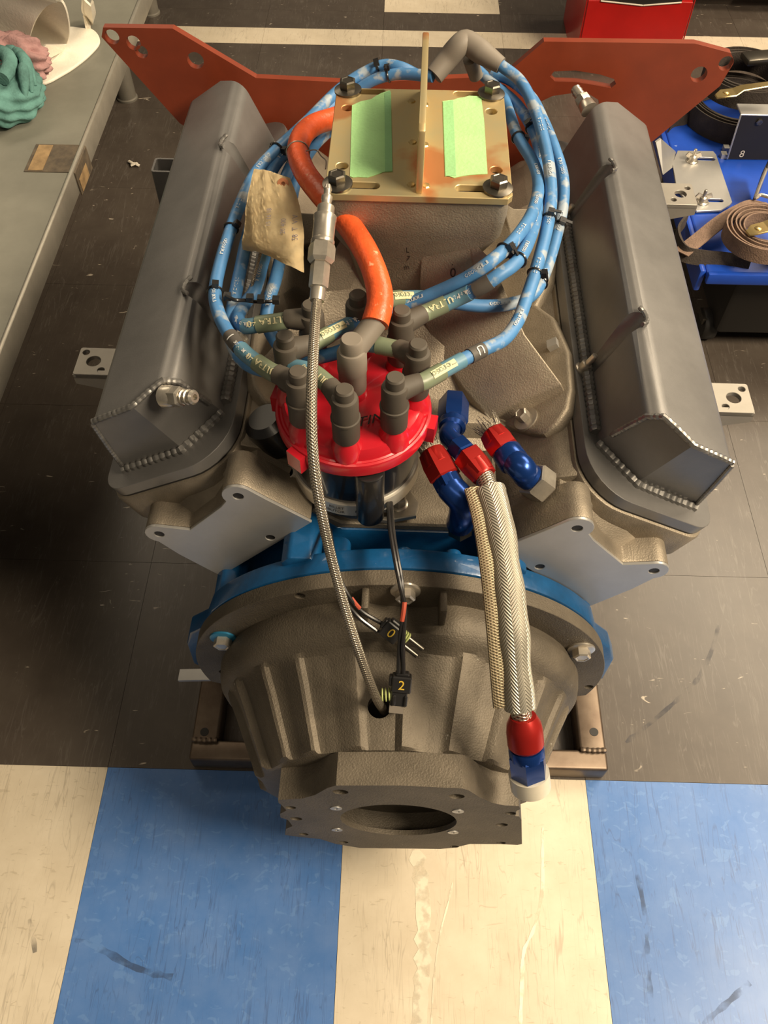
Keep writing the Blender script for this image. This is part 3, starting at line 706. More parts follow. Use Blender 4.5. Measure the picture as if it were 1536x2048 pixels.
# transmission pad
PY = 0.2075
def pz(px, py): p = ey(px, py, PY); return (p.x, p.z)
po = [pz(*p) for p in [(556, 1600), (557, 1606), (563, 1610), (573, 1621), (560, 1628), (561, 1635), (576, 1640), (585, 1652), (572, 1658), (570, 1670), (600, 1674), (640, 1678), (672, 1688), (720, 1696), (800, 1697), (880, 1698), (915, 1694), (940, 1688), (1000, 1688), (1035, 1690), (1044, 1688), (1043, 1640), (1038, 1633), (1030, 1632), (1033, 1622), (1041, 1618), (1038, 1612), (1010, 1611), (985, 1606), (960, 1595), (938, 1581), (925, 1577), (800, 1571), (672, 1571), (655, 1576), (630, 1590), (605, 1597)]]
ph = [circ(0.0035, 0.243, 0.0555, 48)] + [circ(*pz(*p), r, 14) for p, r in [((680, 1578), .007), ((915, 1587), .007), ((577, 1604), .0055), ((579, 1634), .0065), ((589, 1671), .005), ((693, 1684), .005), ((891, 1691), .005), ((1014, 1617), .0055), ((1008, 1647), .006), ((1026, 1685), .005)]]
# upper bolts open to the edge: keep the holes inside the outline
bm = plate(po, ph[:1] + [circ(pz(680, 1578)[0], pz(680, 1578)[1] - .009, .007, 14), circ(pz(915, 1587)[0], pz(915, 1587)[1] - .009, .007, 14)] + [circ(a, b, r, 12) for (a, b), r in [((-0.097, 0.275), .0052), ((-0.095, 0.236), .006), ((-0.092, 0.176), .005), ((-0.052, 0.148), .005), ((0.064, 0.148), .005), ((0.105, 0.284), .0052), ((0.102, 0.243), .006), ((0.110, 0.172), .005), ]], 0.029, 0.0015, lambda a, b, c: V((a, PY + c, b)))
bm = boolean(bm, [lathe(B(), (0.0035, PY + 0.006, 0.243), (0, 1, 0), [(0.0555, -0.001), (0.082, 0.0), (0.082, 0.04)], 40)])
part('transmission_pad', bm, M_BELL, bell, 'flat square mounting pad with round bore')
for px, py in ((916, 1622), (906, 1664), (672, 1616), (674, 1659)):
    a, b = pz(px, py); part('dowel_insert', lathe(B(), (a, PY, b), (0, -1, 0), [(0.0055, 0), (0.0055, 0.0008), (0.002, 0.0008), (0.002, -0.004), (0, -0.004)], 14), M_MACH, bell)
for px in (730, 889):
    a = ey(px, 1185, 0.352); part('flange_web', bevel(box(B(), (a.x, 0.351, 0.398), (0.0065, 0.022, 0.046)), 0.002, 2), M_BELL, bell)
for (px, py), m1, lb in (((447, 1275), M_BLUEW, 'bolt on a light blue washer'), ((1162, 1297), M_STEEL, None), ((811, 1180), M_STEEL, None)):
    p = ey(px, py, 0.3605); y = 0.3605
    bt = part('flange_bolt', hexbolt(B(), (p.x, y - .0025, p.z), (0, -1, 0), 0.0078, 0.0085, 0.0, 0.0), M_STEEL, bell, lb)
    part('washer', lathe(B(), (p.x, y, p.z), (0, -1, 0), [(0.0135, 0), (0.0135, 0.0018), (0.012, 0.0026)], 28), m1, bt)
tb = ey(385, 1350, 0.385)
part('locating_tab', box(B(), (tb.x + .004, 0.385, tb.z), (0.040, 0.014, 0.004), Euler((0, radians(-8), 0)).to_matrix()), M_MACH, bell)

# ================================================================== DISTRIBUTOR
DX, DY = -0.0485, 0.4835
dist = thing('distributor', 'large distributor with a red cap and black billet housing', 'distributor', (DX, DY, 0.404))
ax = (0, 0, 1)
cap = lathe(B(), (DX, DY, 0), ax, [(0.0640, 0.5090), (0.0672, 0.5095), (0.0680, 0.520), (0.0672, 0.5225), (0.0655, 0.5235), (0.0640, 0.5225), (0.0625, 0.5235), (0.0610, 0.5300), (0.0590, 0.5335), (0.052, 0.5355), (0.028, 0.5370), (0.014, 0.5385), (0, 0.5385)], 64)
TW = [(radians(a), n) for a, n in zip([-137.5 + 45 * k for k in range(8)], 'ABCEHGFD')]
TR = 0.0530; tower = {}
for a, n in TW:
    x, y = DX + TR * cos(a), DY + TR * sin(a); tower[n] = (x, y)
    merge(cap, lathe(B(), (x, y, 0), ax, [(0.0135, 0.515), (0.0128, 0.5365), (0.0105, 0.541), (0.0095, 0.55), (0, 0.55)], 18))
tower['Z'] = (DX, DY); merge(cap, lathe(B(), (DX, DY, 0), ax, [(0.013, 0.53), (0.012, 0.542), (0.0095, 0.55), (0, 0.55)], 18))
for a in (-12, 168, 60, 230): 
    a = radians(a); box(cap, (DX + 0.0685 * cos(a), DY + 0.0685 * sin(a), 0.512), (0.010, 0.016, 0.018), Matrix.Rotation(a, 3, 'Z'))
dcap = part('cap', cap, M_RED, dist, 'glossy red cap with ring of towers')
part('handwriting', text_bm('TIN', 0.015, lambda a, b: V((DX + 0.0165 + a * .95 + b * .12, DY - 0.030 + a * 0.35 + b, 0.5386 + 0.0006)), 0), M_MARK, dcap)
hs = lathe(B(), (DX, DY, 0), ax, [(0.050, 0.440), (0.0565, 0.444), (0.0575, 0.452), (0.0575, 0.510)], 64)
part('housing', hs, M_BLACKM, dist, 'black cylindrical housing')
bd = lathe(B(), (DX, DY, 0), ax, [(0.054, 0.4385), (0.0590, 0.4390), (0.0600, 0.4405), (0.0600, 0.4555), (0.0590, 0.457), (0.0578, 0.457)], 64)
for a, e in ((radians(20), .0), (radians(200), .0)):
    c = V((DX + 0.068 * cos(a), DY + 0.068 * sin(a), 0.4395))
    merge(bd, plate(circ(c.x, c.y, 0.0085, 20), [circ(c.x, c.y, 0.0035, 12)], 0.015, 0.0005, lambda p, q, r: V((p, q, 0.4395 + r))))
    box(bd, (DX + 0.0615 * cos(a), DY + 0.0615 * sin(a), 0.447), (0.010, 0.013, 0.015), Matrix.Rotation(a, 3, 'Z'))
band = part('silver_band', bd, M_BANDM, dist, 'bright billet ring round the housing foot')
def rim_text(s, size, a0, z, r=0.0603):
    return text_bm(s, size, lambda a, b: V((DX + r * sin(a0 + a / r), DY - r * cos(a0 + a / r), z + b)), 0, align='LEFT')
part('engraving', merge(rim_text('BILLET', 0.0050, -0.35, 0.4507), rim_text('DISTRIBUTOR', 0.0050, -0.62, 0.4452), rim_text('PN 8558', 0.0050, 0.05, 0.4470)), M_MARK, band)
a0 = radians(-74)
md = prism(B(), rrect(-0.0125, -0.012, 0.0125, 0.0115, (0.003, 0.003, 0.011, 0.011), 6), 0.437, 0.505, lambda p, q, r: V((DX + 0.0595 * cos(a0) - p * sin(a0) + q * cos(a0 + pi), DY + 0.0595 * sin(a0) + p * cos(a0) + q * sin(a0 + pi), r)))
part('pickup_module', bevel(prism(B(), rrect(-0.0125, -0.010, 0.0125, 0.012, (0.011, 0.011, 0.003, 0.003), 6), 0.437, 0.505, lambda p, q, r: V((DX + 0.0595 * cos(a0) - p * sin(a0) + q * cos(a0), DY + 0.0595 * sin(a0) + p * cos(a0) + q * sin(a0), r))), 0.002, 2, 60), M_BLACKP, dist, 'upright rounded black module')
md.free()
vc = lathe(B(), (DX - 0.070, DY + 0.012, 0.452), (-0.35, 0, 1), [(0.016, 0), (0.0215, 0.004), (0.0225, 0.018), (0.0215, 0.034), (0.015, 0.04)], 32)
part('black_canister', vc, M_BLACKP, dist, 'black round housing under left rim')
st = lathe(B(), (DX, DY, 0), ax, [(0.026, 0.400), (0.026, 0.4385)], 32)
part('stem', st, M_BOLT, dist)
co = lathe(B(), (DX + .002, DY - .002, 0), ax, [(0.0395, 0.4040), (0.040, 0.4055), (0.040, 0.4105), (0.0385, 0.4120), (0.030, 0.4125)], 48)
part('collar', co, M_STEEL, dist, 'bright ring at the foot')
cl = [ez(px, py, 0.414) for px, py in [(655, 1027), (700, 1034), (775, 1046), (832, 1036), (838, 1010), (822, 988), (800, 985), (770, 1000), (715, 1010), (660, 1010)]]
bm = plate([(p.x, p.y) for p in cl], [circ(ez(770, 1031, .414).x, ez(770, 1031, .414).y, 0.004, 12)], 0.006, 0.0008, lambda a, b, c: V((a, b, 0.4125 + c)))
part('hold_down_clamp', bm, M_STEEL, dist, 'bright steel clamp fork')
p = ez(797, 1008, 0.4185); part('clamp_bolt', hexbolt(B(), p, ax, 0.0065, 0.010, 0.009, 0.002), M_STEEL, dist)

# ================================================================== IGNITION LEADS
def path(p): return catmull([ez(*q) if len(q) == 3 else V(q) for q in p], 10)
def text_on(pts, s0, s1, r, s, size, m, parent, name, rev=True, off=0.0, cuts=4):
    """lettering wrapped on the side of a tube that faces up; reads towards the tower when rev"""
    dense, L_ = resample(pts, 0.0012); fr = frames(dense)
    cent = (s0 + s1) / 2
    def mp(a, b):
        sp = cent - a if rev else cent + a
        i = max(0, min(len(dense) - 1, int(sp / L_ * (len(dense) - 1)))); p, t = dense[i], fr[i][2]
        up = (V((0, -0.55, 0.83)) - t * t.dot(V((0, -0.55, 0.83)))).normalized(); xx = (-t if rev else t); yy = up.cross(xx)
        ang = off + b / r
        return p + (up * cos(ang) + yy * sin(ang)) * (r + 0.0004)
    return part(name, text_bm(s, size, mp, cuts), m, parent)
def patch_on(pts, s0, s1, r, hgt, m, parent):
    dense, L_ = resample(pts, 0.0012); fr = frames(dense); bm = B(); rows_ = []
    for k in range(13):
        i = int((s0 + (s1 - s0) * k / 12) / L_ * (len(dense) - 1)); p, t = dense[i], fr[i][2]
        up = (V((0, -0.55, 0.83)) - t * t.dot(V((0, -0.55, 0.83)))).normalized(); yy = up.cross(t)
        rows_.append([bm.verts.new(p + (up * cos(a) + yy * sin(a)) * (r + 0.0002)) for a in [hgt / r * (j / 6 - .5) for j in range(7)]])
    for a, b in zip(rows_[:-1], rows_[1:]):
        for j in range(6): bm.faces.new([a[j], b[j], b[j + 1], a[j + 1]])
    return part('printed_label', bm, m, parent)
BZT = 0.5835
R_SL, R_CB = 0.0074, 0.0058
def cut_path(dense, L_, s0, s1):
    n = len(dense) - 1; a = int(max(0, s0) / L_ * n); b = max(a + 2, int(min(L_, s1) / L_ * n)); return dense[a:b + 1]
def lead(key, label, pts, bands=(), t1='moroso', t2='Blue Max', rev=True, sl=(0.021, 0.047, 0.068), coil=False):
    x, y = tower[key]
    p = [V((x, y, BZT))] + [ez(*q) for q in pts]
    d0 = (p[1] - p[0]); d0.z = 0; d0.normalize(); p.insert(1, p[0] + d0 * 0.020)
    dense, L_ = resample(catmull(p, 12), 0.0025)
    th = thing('ignition_lead', label, 'ignition lead', (x, y, 0.545), 'ignition leads')
    cb = part('cable', tube(B(), cut_path(dense, L_, sl[1] - 0.004, L_), R_CB, 14), M_WIRE, th)
    bt = lathe(B(), (x, y, 0), ax, [(0.0100, 0.543), (0.0112, 0.545), (0.0114, 0.566), (0.0120, 0.5665), (0.0120, 0.5685), (0.0108, 0.569), (0.0108, 0.588), (0.0100, 0.5905), (0.0076, 0.5912), (0.0074, 0.599), (0.0062, 0.6005), (0, 0.6005)], 24)
    merge(bt, tube(B(), cut_path(dense, L_, 0.0, sl[0] + .003), 0.009, 16, rf=lambda i, s: 0.0102 - 0.0022 * min(1, s / 0.02)))
    part('distributor_boot', bt, M_BOOT, th, 'grey brown rubber boot')
    g = part('sleeve', tube(B(), cut_path(dense, L_, sl[0], sl[1]), R_SL, 18), M_GREEN, th, 'olive heat shrink sleeve with pale lettering')
    g2 = part('print_sleeve', tube(B(), cut_path(dense, L_, sl[1], sl[2]), R_SL - 0.0007, 18), M_TEAL, th, 'blue sleeve end')
    if t1 == 'moroso':
        patch_on(dense, sl[0] + .011, sl[1] + .010, R_SL + .0002, 0.0066, M_PRINT, g)
        text_on(dense, sl[0] + .011, sl[1] + .010, R_SL + .0004, t1, 0.0082, M_GREEN, g, 'lettering', rev)
    elif t1: text_on(dense, sl[0], sl[1] + .004, R_SL, t1, 0.0074, M_PRINT, g, 'lettering', rev)
    if t2: text_on(dense, sl[1] + .008, sl[2], R_SL - .0007, t2, 0.0058, M_PRINTW, g2, 'lettering', rev)
    for s0, ch in bands:
        bnd = part('wire_marker', tube(B(), cut_path(dense, L_, s0, s0 + 0.016), R_CB + 0.0008, 16), M_BAND, th, 'dark grey marker band')
        if ch: text_on(dense, s0, s0 + 0.016, R_CB + .0008, ch, 0.011, M_PRINTW, bnd, 'marker_number', rev)
    s = sl[2] + 0.045
    while s < min(L_ - 0.05, 0.40):      # faded print along the cable
        text_on(dense, s, s + 0.05, R_CB, 'moroso', 0.0064, M_PRINTF, cb, 'lettering', rev); s += 0.062
    return th, dense, L_
LA = lead('A', 'blue ignition lead marked 1 that sweeps widest around the left side', [(540, 742, .582), (492, 708, .58), (458, 668, .578), (437, 625, .577), (430, 585, .576), (440, 530, .577), (458, 470, .579), (480, 410, .581), (512, 345, .585), (552, 301, .590), (612, 245, .588), (672, 185, .590), (720, 150, .598), (765, 131, .606), (800, 134, .608), (835, 150, .60)], [(0.072, '1')], 'ULTRA 40', 'Blue Max', False)
LB = lead('B', 'blue ignition lead from the front middle boot, second in the left bundle', [(655, 768, .583), (625, 745, .580), (590, 735, .574), (545, 742, .563), (500, 732, .556), (470, 700, .556), (460, 655, .562), (470, 592, .570), (482, 535, .573), (496, 470, .575), (520, 400, .578), (548, 335, .582), (585, 290, .584), (640, 230, .58), (700, 190, .585), (748, 160, .598), (800, 148, .606), (866, 153, .612)], [], 'ULTRA 40', None, False)
LF = lead('F', 'blue ignition lead from the rear left boot with short sleeve turning up behind the tag', [(575, 641, .582), (525, 648, .58), (488, 652, .574), (476, 632, .568), (492, 605, .566), (510, 580, .568), (524, 530, .572), (540, 470, .574), (556, 400, .576), (580, 335, .576), (620, 270, .572), (680, 215, .565)], [], 'ULTRA 40', 'Blue Max', False, (0.021, 0.05, 0.064))
LE = lead('E', 'blue ignition lead crossing behind the centre boot to the left bundle', [(800, 700, .583), (750, 690, .581), (715, 690, .576), (665, 708, .570), (612, 716, .562), (566, 700, .552), (535, 650, .552), (537, 605, .560), (552, 555, .564), (566, 490, .564), (580, 420, .562), (596, 350, .562), (630, 290, .560), (690, 235, .555)], [], None, None, False)
LD = lead('D', 'blue ignition lead from the far left boot passing under the orange sleeve', [(620, 690, .583), (668, 664, .581), (720, 640, .576), (790, 617, .566), (860, 590, .580), (930, 558, .600), (985, 520, .616), (1030, 478, .614), (1065, 425, .604), (1077, 370, .594), (1066, 325, .590), (1037, 276, .590), (1018, 225, .588), (1004, 180, .580)], [], 'moroso', 'Blue Max', True)
LG = lead('G', 'blue ignition lead from the rearmost boot, outermost of the right bundle', [(770, 600, .582), (815, 596, .572), (865, 597, .568), (910, 606, .562), (965, 612, .558), (1020, 608, .556), (1064, 590, .558), (1090, 545, .556), (1113, 470, .570), (1126, 405, .582), (1125, 352, .590), (1110, 300, .595), (1088, 245, .598), (1062, 195, .598), (1020, 160, .592), (985, 148, .590)], [], 'moroso', None, True)
LH = lead('H', 'blue ignition lead with a dark blank marker band, right of the orange sleeve', [(858, 623, .583), (915, 597, .590), (963, 574, .603), (1000, 549, .612), (1036, 521, .612), (1060, 475, .602), (1074, 420, .592), (1080, 345, .584), (1076, 290, .582), (1058, 245, .584), (1030, 205, .584), (990, 172, .584), (955, 140, .590)], [(0.073, '')], 'ULTRA 40', 'Blue Max', True)
LC = lead('C', 'blue ignition lead from the front right boot, ending in the tall grey plug boot', [(850, 762, .583), (908, 729, .581), (960, 702, .579), (1006, 680, .577), (1034, 645, .577), (1052, 600, .580), (1072, 540, .585), (1093, 460, .590), (1102, 400, .595), (1099, 340, .600), (1088, 282, .605), (1068, 215, .611), (1040, 162, .618), (1002, 131, .626)], [(0.076, 'U')], 'moroso', None, True)
pb = [ez(1002, 131, .626), ez(968, 108, .632), ez(940, 88, .637), ez(930, 84, .638), ez(918, 92, .636), ez(895, 118, .624), ez(868, 151, .612)]
dn, L_ = resample(catmull(pb, 8), 0.002)
bt = tube(B(), dn, 0.011, 20, rf=lambda i, s: 0.0078 + 0.0036 * min(1, s / 0.025) - 0.0012 * max(0, (s - L_ + .03) / .03))
q0, q1 = ez(940, 118, .622), ez(952, 152, .60)
merge(bt, tube(B(), resample([q0, q1], .004)[0], 0.0075, 16))
part('plug_boot', bt, M_BOOTL, LC[0], 'tan grey elbow plug boot')
# coil lead in the orange sleeve
coil = thing('coil_lead', 'thick orange sleeved coil lead curving from the centre boot to the lift plate', 'coil lead', (DX, DY, 0.545))
bt = lathe(B(), (DX, DY, 0), ax, [(0.0100, 0.543), (0.0116, 0.546), (0.0118, 0.566), (0.0124, 0.567), (0.0122, 0.586), (0.0108, 0.589), (0.0092, 0.5895), (0.0090, 0.599), (0.0078, 0.6010), (0, 0.6010)], 24)
e0, e1 = V((DX, DY, 0.585)), ez(752, 642, .600)
merge(bt, tube(B(), resample([e0, e0.lerp(e1, .5), e1], .004)[0], 0.0098, 18))
part('coil_boot', bt, M_BOOTL, coil, 'pale grey angled boot')
cp = [ez(750, 648, .6), ez(760, 605, .607), ez(754, 560, .613), ez(735, 510, .618), (706, 462, .622), (676, 425, .624), (640, 385, .622), (610, 345, .616), (596, 305, .610), (604, 272, .604), (628, 250, .597), (662, 238, .590), (700, 226, .582), (740, 212, .572)]
cp = [ez(*q) if isinstance(q, tuple) else q for q in cp]
dn, L_ = resample(catmull(cp, 10), 0.003)
part('fire_sleeve', tube(B(), dn, 0.0105, 20, caps=True, rf=lambda i, s: 0.0112 - 0.0008 * min(1, s / .05)), M_OHOSE, coil, 'orange silicone sleeve')
part('cable', tube(B(), resample([ez(735, 668, .595), ez(752, 640, .601), ez(758, 610, .606)], .004)[0], 0.0075, 14), M_BOOTL, coil)
ti = min(range(len(dn)), key=lambda i: (dn[i] - ez(600, 305, .61)).length)
fr = frames(dn)
def ring(p, fx, r, rt, n=20, ph=0): return [p + (fx[0] * cos(2 * pi * k / n + ph) + fx[1] * sin(2 * pi * k / n + ph)) * r for k in range(n)]
tw = tube(B(), ring(dn[ti], fr[ti], 0.0108, 0), 0.0007, 6, closed=True)
tw = merge(tw, tube(B(), catmull([ez(612, 302, .623), ez(632, 300, .628), ez(642, 312, .624), ez(652, 322, .622), ez(651, 338, .62)], 5), 0.0006, 6))
part('tie_wire', tw, M_STEEL, coil, 'thin twisted wire')
# ---- cable ties
def tie(lbl, dense, px, py, r=0.0063, hd=(0.0, 1.0), tail=True):
    k = min(range(len(dense)), key=lambda i: (lambda q: (q[0] - px) ** 2 + (q[1] - py) ** 2)(pix(dense[i])))
    p, fx = dense[k], frames(dense)[k]
    bm = tube(B(), ring(p, fx, r, 0, 24), 0.0011, 6, closed=True, up=fx[2])
    upv = V((0, -0.5, 0.86)); h = (fx[0] * hd[0] + upv * hd[1]); h = (h - fx[2] * h.dot(fx[2])).normalized()
    rot = Matrix((fx[2], h, fx[2].cross(h))).transposed()
    box(bm, p + h * (r + 0.002), (0.0055, 0.005, 0.0058), rot)
    if tail: box(bm, p + h * (r + 0.004) + fx[2].cross(h) * 0.004, (0.0026, 0.0012, 0.010), rot)
    return solo('cable_tie', lbl, 'cable tie', bm, M_BLACKP, 'black cable ties on the ignition leads')
def pix(p):
    d = EM @ p - CO; z = d.dot(FW); return (768 + CAM_F * d.dot(RT) / z, 1024 - CAM_F * d.dot(UP) / z)
tie('black cable tie on the widest left lead, level with the four wire loom', LA[1], 437, 583, hd=(-.2, .9), tail=False)
tie('black cable tie high on the widest left lead, beside the paper tag', LA[1], 462, 455, hd=(-.6, .6), tail=False)
tie('black cable tie on the left bundle above the paper tag', LA[1], 556, 299, hd=(-1, .2), tail=False)
tie('black cable tie on the left bundle just beside the orange sleeve', LB[1], 582, 296, hd=(1, .4), tail=False)
tie('black cable tie behind the lift plate, left of the fin', LA[1], 757, 134, hd=(0, 1))
tie('black cable tie on the cable looping behind the lift plate edge', LB[1], 778, 154, hd=(0.6, .8))
tie('black cable tie round the inner right lead where it bends past the marker band', LD[1], 1008, 500, hd=(-.4, 1))
tie('black cable tie round the lead with blank marker band', LH[1], 1036, 520, 0.0066, hd=(1, .6))
tie('black cable tie low on the lead to the grey plug boot', LC[1], 1070, 548, hd=(-1, .3))
tie('black cable tie high on the lead to the grey plug boot', LC[1], 1097, 437, hd=(0, 1))
tie('black cable tie high on the outermost right lead', LG[1], 1120, 452, hd=(-.2, 1))
tie('black cable tie low on the outermost right lead', LG[1], 1084, 570, hd=(.6, .8))
tie('black cable tie on the inner right lead beside the lift plate corner', LD[1], 1036, 276, hd=(-1, .2), tail=False)
tie('black cable tie behind the inner right lead, upper right of the lift plate', LH[1], 1062, 258, hd=(.5, .8))
lm = tube(B(), catmull([ez(452, 592, .584), ez(470, 600, .585), ez(492, 601, .580), ez(515, 604, .576), ez(540, 603, .574), ez(558, 600, .572)], 5), 0.0016, 8)
for px, py in ((500, 596), (522, 598), (455, 593), (552, 600)): box(lm, ez(px, py, .582), (0.006, 0.006, 0.005))
solo('wire_loom', 'dark wire separator strap across the four leads of the left bundle', 'wire separator', lm, M_BLACKP)

# ================================================================== BRAIDED LINES AND FITTINGS
ln = thing('braided_line', 'thin braided steel line running from its quick fitting into the bellhousing hole', 'hose', (-0.03, 0.30, 0.36))
lpz = [ez(634, 600, .622), ez(630, 650, .630), ez(626, 720, .634), ez(623, 800, .630), ez(624, 880, .615), ez(632, 960, .590), ez(646, 1040, .560), ez(664, 1120, .525), ez(690, 1215, .485), ez(720, 1310, .445), ez(750, 1390, .395), ez(768, 1422, .350)]
dn, L_ = resample(catmull(lpz, 10), 0.003)
part('hose', tube(B(), dn, 0.0040, 14), M_BRAID, ln, 'stainless braid under clear jacket')
a_, b_ = ez(634, 602, .622), ez(650, 436, .652); dx = (b_ - a_); LL = dx.length; dx.normalize()
fb = lathe(B(), a_, dx, [(0.0055, 0), (0.0060, 0.004), (0.0060, 0.010), (0.0070, 0.011)], 24)
lathe(fb, a_ + dx * 0.011, dx, [(0.0075, 0), (0.0078, 0.002), (0.0078, 0.018), (0.0072, 0.020)], 6)
part('crimp_nut', fb, M_STEEL, ln)
fb = lathe(B(), a_ + dx * 0.031, dx, [(0.0085, 0), (0.0108, 0.003), (0.0108, 0.013), (0.0098, 0.016)], 6)
merge(fb, lathe(B(), a_ + dx * 0.047, dx, [(0.0090, 0), (0.0095, 0.001), (0.0095, 0.003), (0.0088, 0.004), (0.0088, 0.020), (0.0093, 0.021), (0.0093, 0.024), (0.0075, 0.025)], 24))
part('coupler', fb, M_STEEL, ln, 'knurled quick release coupler')
fb = lathe(B(), a_ + dx * 0.072, dx, [(0.0068, 0), (0.0070, 0.002), (0.0070, 0.007), (0.0060, 0.008), (0.004, 0.0085), (0.004, 0.012), (0.0045, 0.013), (0.0045, 0.016), (0.003, 0.017), (0.003, 0.021), (0.0035, 0.022), (0.0022, 0.026), (0, 0.026)], 16)
part('bleed_nipple', fb, M_STEEL, ln)
def seg(p, q, prof, n=24): 
    d = q - p; L_ = d.length; d.normalize(); return lathe(B(), p, d, [(r, t * L_) for r, t in prof], n)
def hexnut(p, q, r): return seg(p, q, [(r * .9, 0), (r, .08), (r, .9), (r * .9, 1)], 6)
def socket(p, q, r): return merge(seg(p, q, [(r * .88, 0), (r, .05), (r, .55), (r * .86, 1)], 6), seg(p, q, [(r * .90, .5), (r * .78, 1.0), (r * .70, 1.06)], 24))
def fray(p, d, n, m, parent):
    bm = B(); x, y, t = basis(d)
    for k in range(n):
        a = 2 * pi * k / n; o = p + (x * cos(a) + y * sin(a)) * 0.0085
        q = o + t * random.uniform(.006, .016) + (x * cos(a) + y * sin(a)) * random.uniform(-.001, .005)
        tube(bm, [o, o.lerp(q, .5) + V((random.uniform(-.001, .001), 0, .001)), q], 0.0005, 4)
    return part('frayed_braid', bm, M_BRAID, parent, 'frayed ends of steel braid', kind='stuff')
def elbow(pts, r, n=18): return tube(B(), resample(catmull(pts, 8), .002)[0], r, n)
# left hose end
h1 = thing('hose_end', 'red and blue elbow hose end pointing down, nearest the distributor', 'hose fitting', ez(915, 1060, .39), group='red and blue hose ends')
p0, p1, p2, p3, p4 = ez(864, 905, .486), ez(892, 957, .480), ez(903, 978, .478), ez(920, 1000, .470), ez(920, 1046, .425)
part('socket_nut', socket(p1, p0, 0.0150), M_ANR, h1, 'red hexagon socket')
part('swivel_nut', merge(hexnut(p1, p2, 0.0136), seg(p1, p2, [(.0120, -.1), (.0120, 1.3)])), M_ANB, h1)
part('elbow', elbow([p1.lerp(p2, .8), p2, p3 + V((0.002, -.003, .002)), p3.lerp(p4, .5) + V((0.002, -.006, .004)), p4], 0.0128), M_ANB, h1, 'blue bent elbow')
part('adapter_nut', hexnut(p4, p4 + (p4 - p3).normalized() * .016, 0.0125), M_BOLT, h1)
fray(p0, (p0 - p1), 46, M_BRAID, h1)
# right hose end
h2 = thing('hose_end', 'red and blue elbow hose end in a bare steel nut, below the intake bolt', 'hose fitting', ez(1078, 968, .43), group='red and blue hose ends')
p0, p1, p2, p3, p4 = ez(985, 866, .492), ez(1011, 902, .490), ez(1024, 920, .490), ez(1040, 940, .489), ez(1062, 956, .480)
part('socket_nut', socket(p1, p0, 0.0148), M_ANR, h2, 'red hexagon socket')
part('swivel_nut', seg(p1, p2.lerp(p3, .4), [(.0128, 0), (.0135, .1), (.0135, .9), (.0125, 1)]), M_ANB, h2)
part('elbow', elbow([p2, p3 + V((0, 0, .004)), p3.lerp(p4, .55), p4], 0.0122), M_ANB, h2, 'blue bent elbow')
part('adapter_nut', hexnut(p4, p4 + (p4 - p3).normalized() * .018, 0.0165), M_STEEL, h2, 'bright steel hexagon')
fray(p0, (p0 - p1), 46, M_BRAID, h2)
# the sleeved hose
h3 = thing('sleeved_hose', 'oil hose in a silver woven heat sleeve with red and blue ends', 'hose', ez(1055, 1560, .38))
p0, p1, p2, p3, p4, p5 = ez(908, 800, .470), ez(905, 846, .476), ez(897, 872, .482), ez(918, 895, .488), ez(934, 910, .490), ez(968, 952, .490)
part('swivel_nut', merge(hexnut(p0, p1, 0.0145), seg(p0, p1, [(.0122, .95), (.0128, 1.02), (.0118, 1.12), (.0125, 1.2), (.0095, 1.28)])), M_ANB, h3, 'dark blue hexagon nut')
part('elbow', elbow([p1, p1.lerp(p2, .6), p2, p2.lerp(p3, .6), p3], 0.0092), M_ANB, h3, 'blue bent tube')
part('elbow_nut', hexnut(p3.lerp(p2, .2), p4, 0.0118), M_ANB, h3)
part('socket_nut', socket(p4, p5, 0.0142), M_ANR, h3, 'red hexagon socket')
hpth = [p5, ez(978, 980, .489), ez(990, 1020, .486), ez(1003, 1080, .482), ez(1015, 1160, .474), ez(1025, 1250, .462), ez(1033, 1340, .444), ez(1040, 1416, .424), ez(1046, 1440, .415)]
dn, L_ = resample(catmull(hpth, 10), .003)
part('hose', tube(B(), dn, 0.0085, 16), M_BRAID, h3, 'braided steel hose')
i0 = min(range(len(dn)), key=lambda i: abs(pix(dn[i])[1] - 982)); i1 = min(range(len(dn)), key=lambda i: abs(pix(dn[i])[1] - 1414))
cd = dn[i0:i1 + 1]
def wob(i, s): return 0.0128 + 0.0006 * sin(s * 70) + 0.0005 * sin(s * 150 + 1) + (0.0008 if i < 2 else 0)
sl_ = part('heat_sleeve', tube(B(), cd, 0.0128, 24, rf=wob), M_HEAT, h3, 'silver herringbone woven sleeve')
sm = [p + V((-0.0150, -0.001, 0.0035)) for k, p in enumerate(cd)]
part('stitched_seam', tube(B(), sm, 0.0072, 14, ry=0.0030), M_SEAM, sl_, 'flat brassy stitched seam')
q0, q1, q2, q3 = ez(1046, 1432, .420), ez(1052, 1492, .396), ez(1058, 1548, .368), ez(1060, 1562, .361)
part('lower_socket_nut', seg(q0, q1, [(.0105, 0), (.0140, .25), (.0150, .5), (.0150, .92), (.0135, 1)], 24), M_ANR, h3, 'dark red socket')
part('lower_swivel_nut', merge(hexnut(q1.lerp(q2, .18), q2, 0.0160), seg(q1, q2, [(.0138, 0), (.0148, .1), (.0148, .3)])), M_ANB, h3, 'dark blue hexagon nut')
wc = tube(B(), resample([q2.lerp(q3, -.25), q3 + (q3 - q2).normalized() * .006], .002)[0], .017, 48, rf=lambda i, s: 0.0170)
for k, v in enumerate(wc.verts): pass
part('cap', wc, M_CAPW, h3, 'translucent white plastic cap')

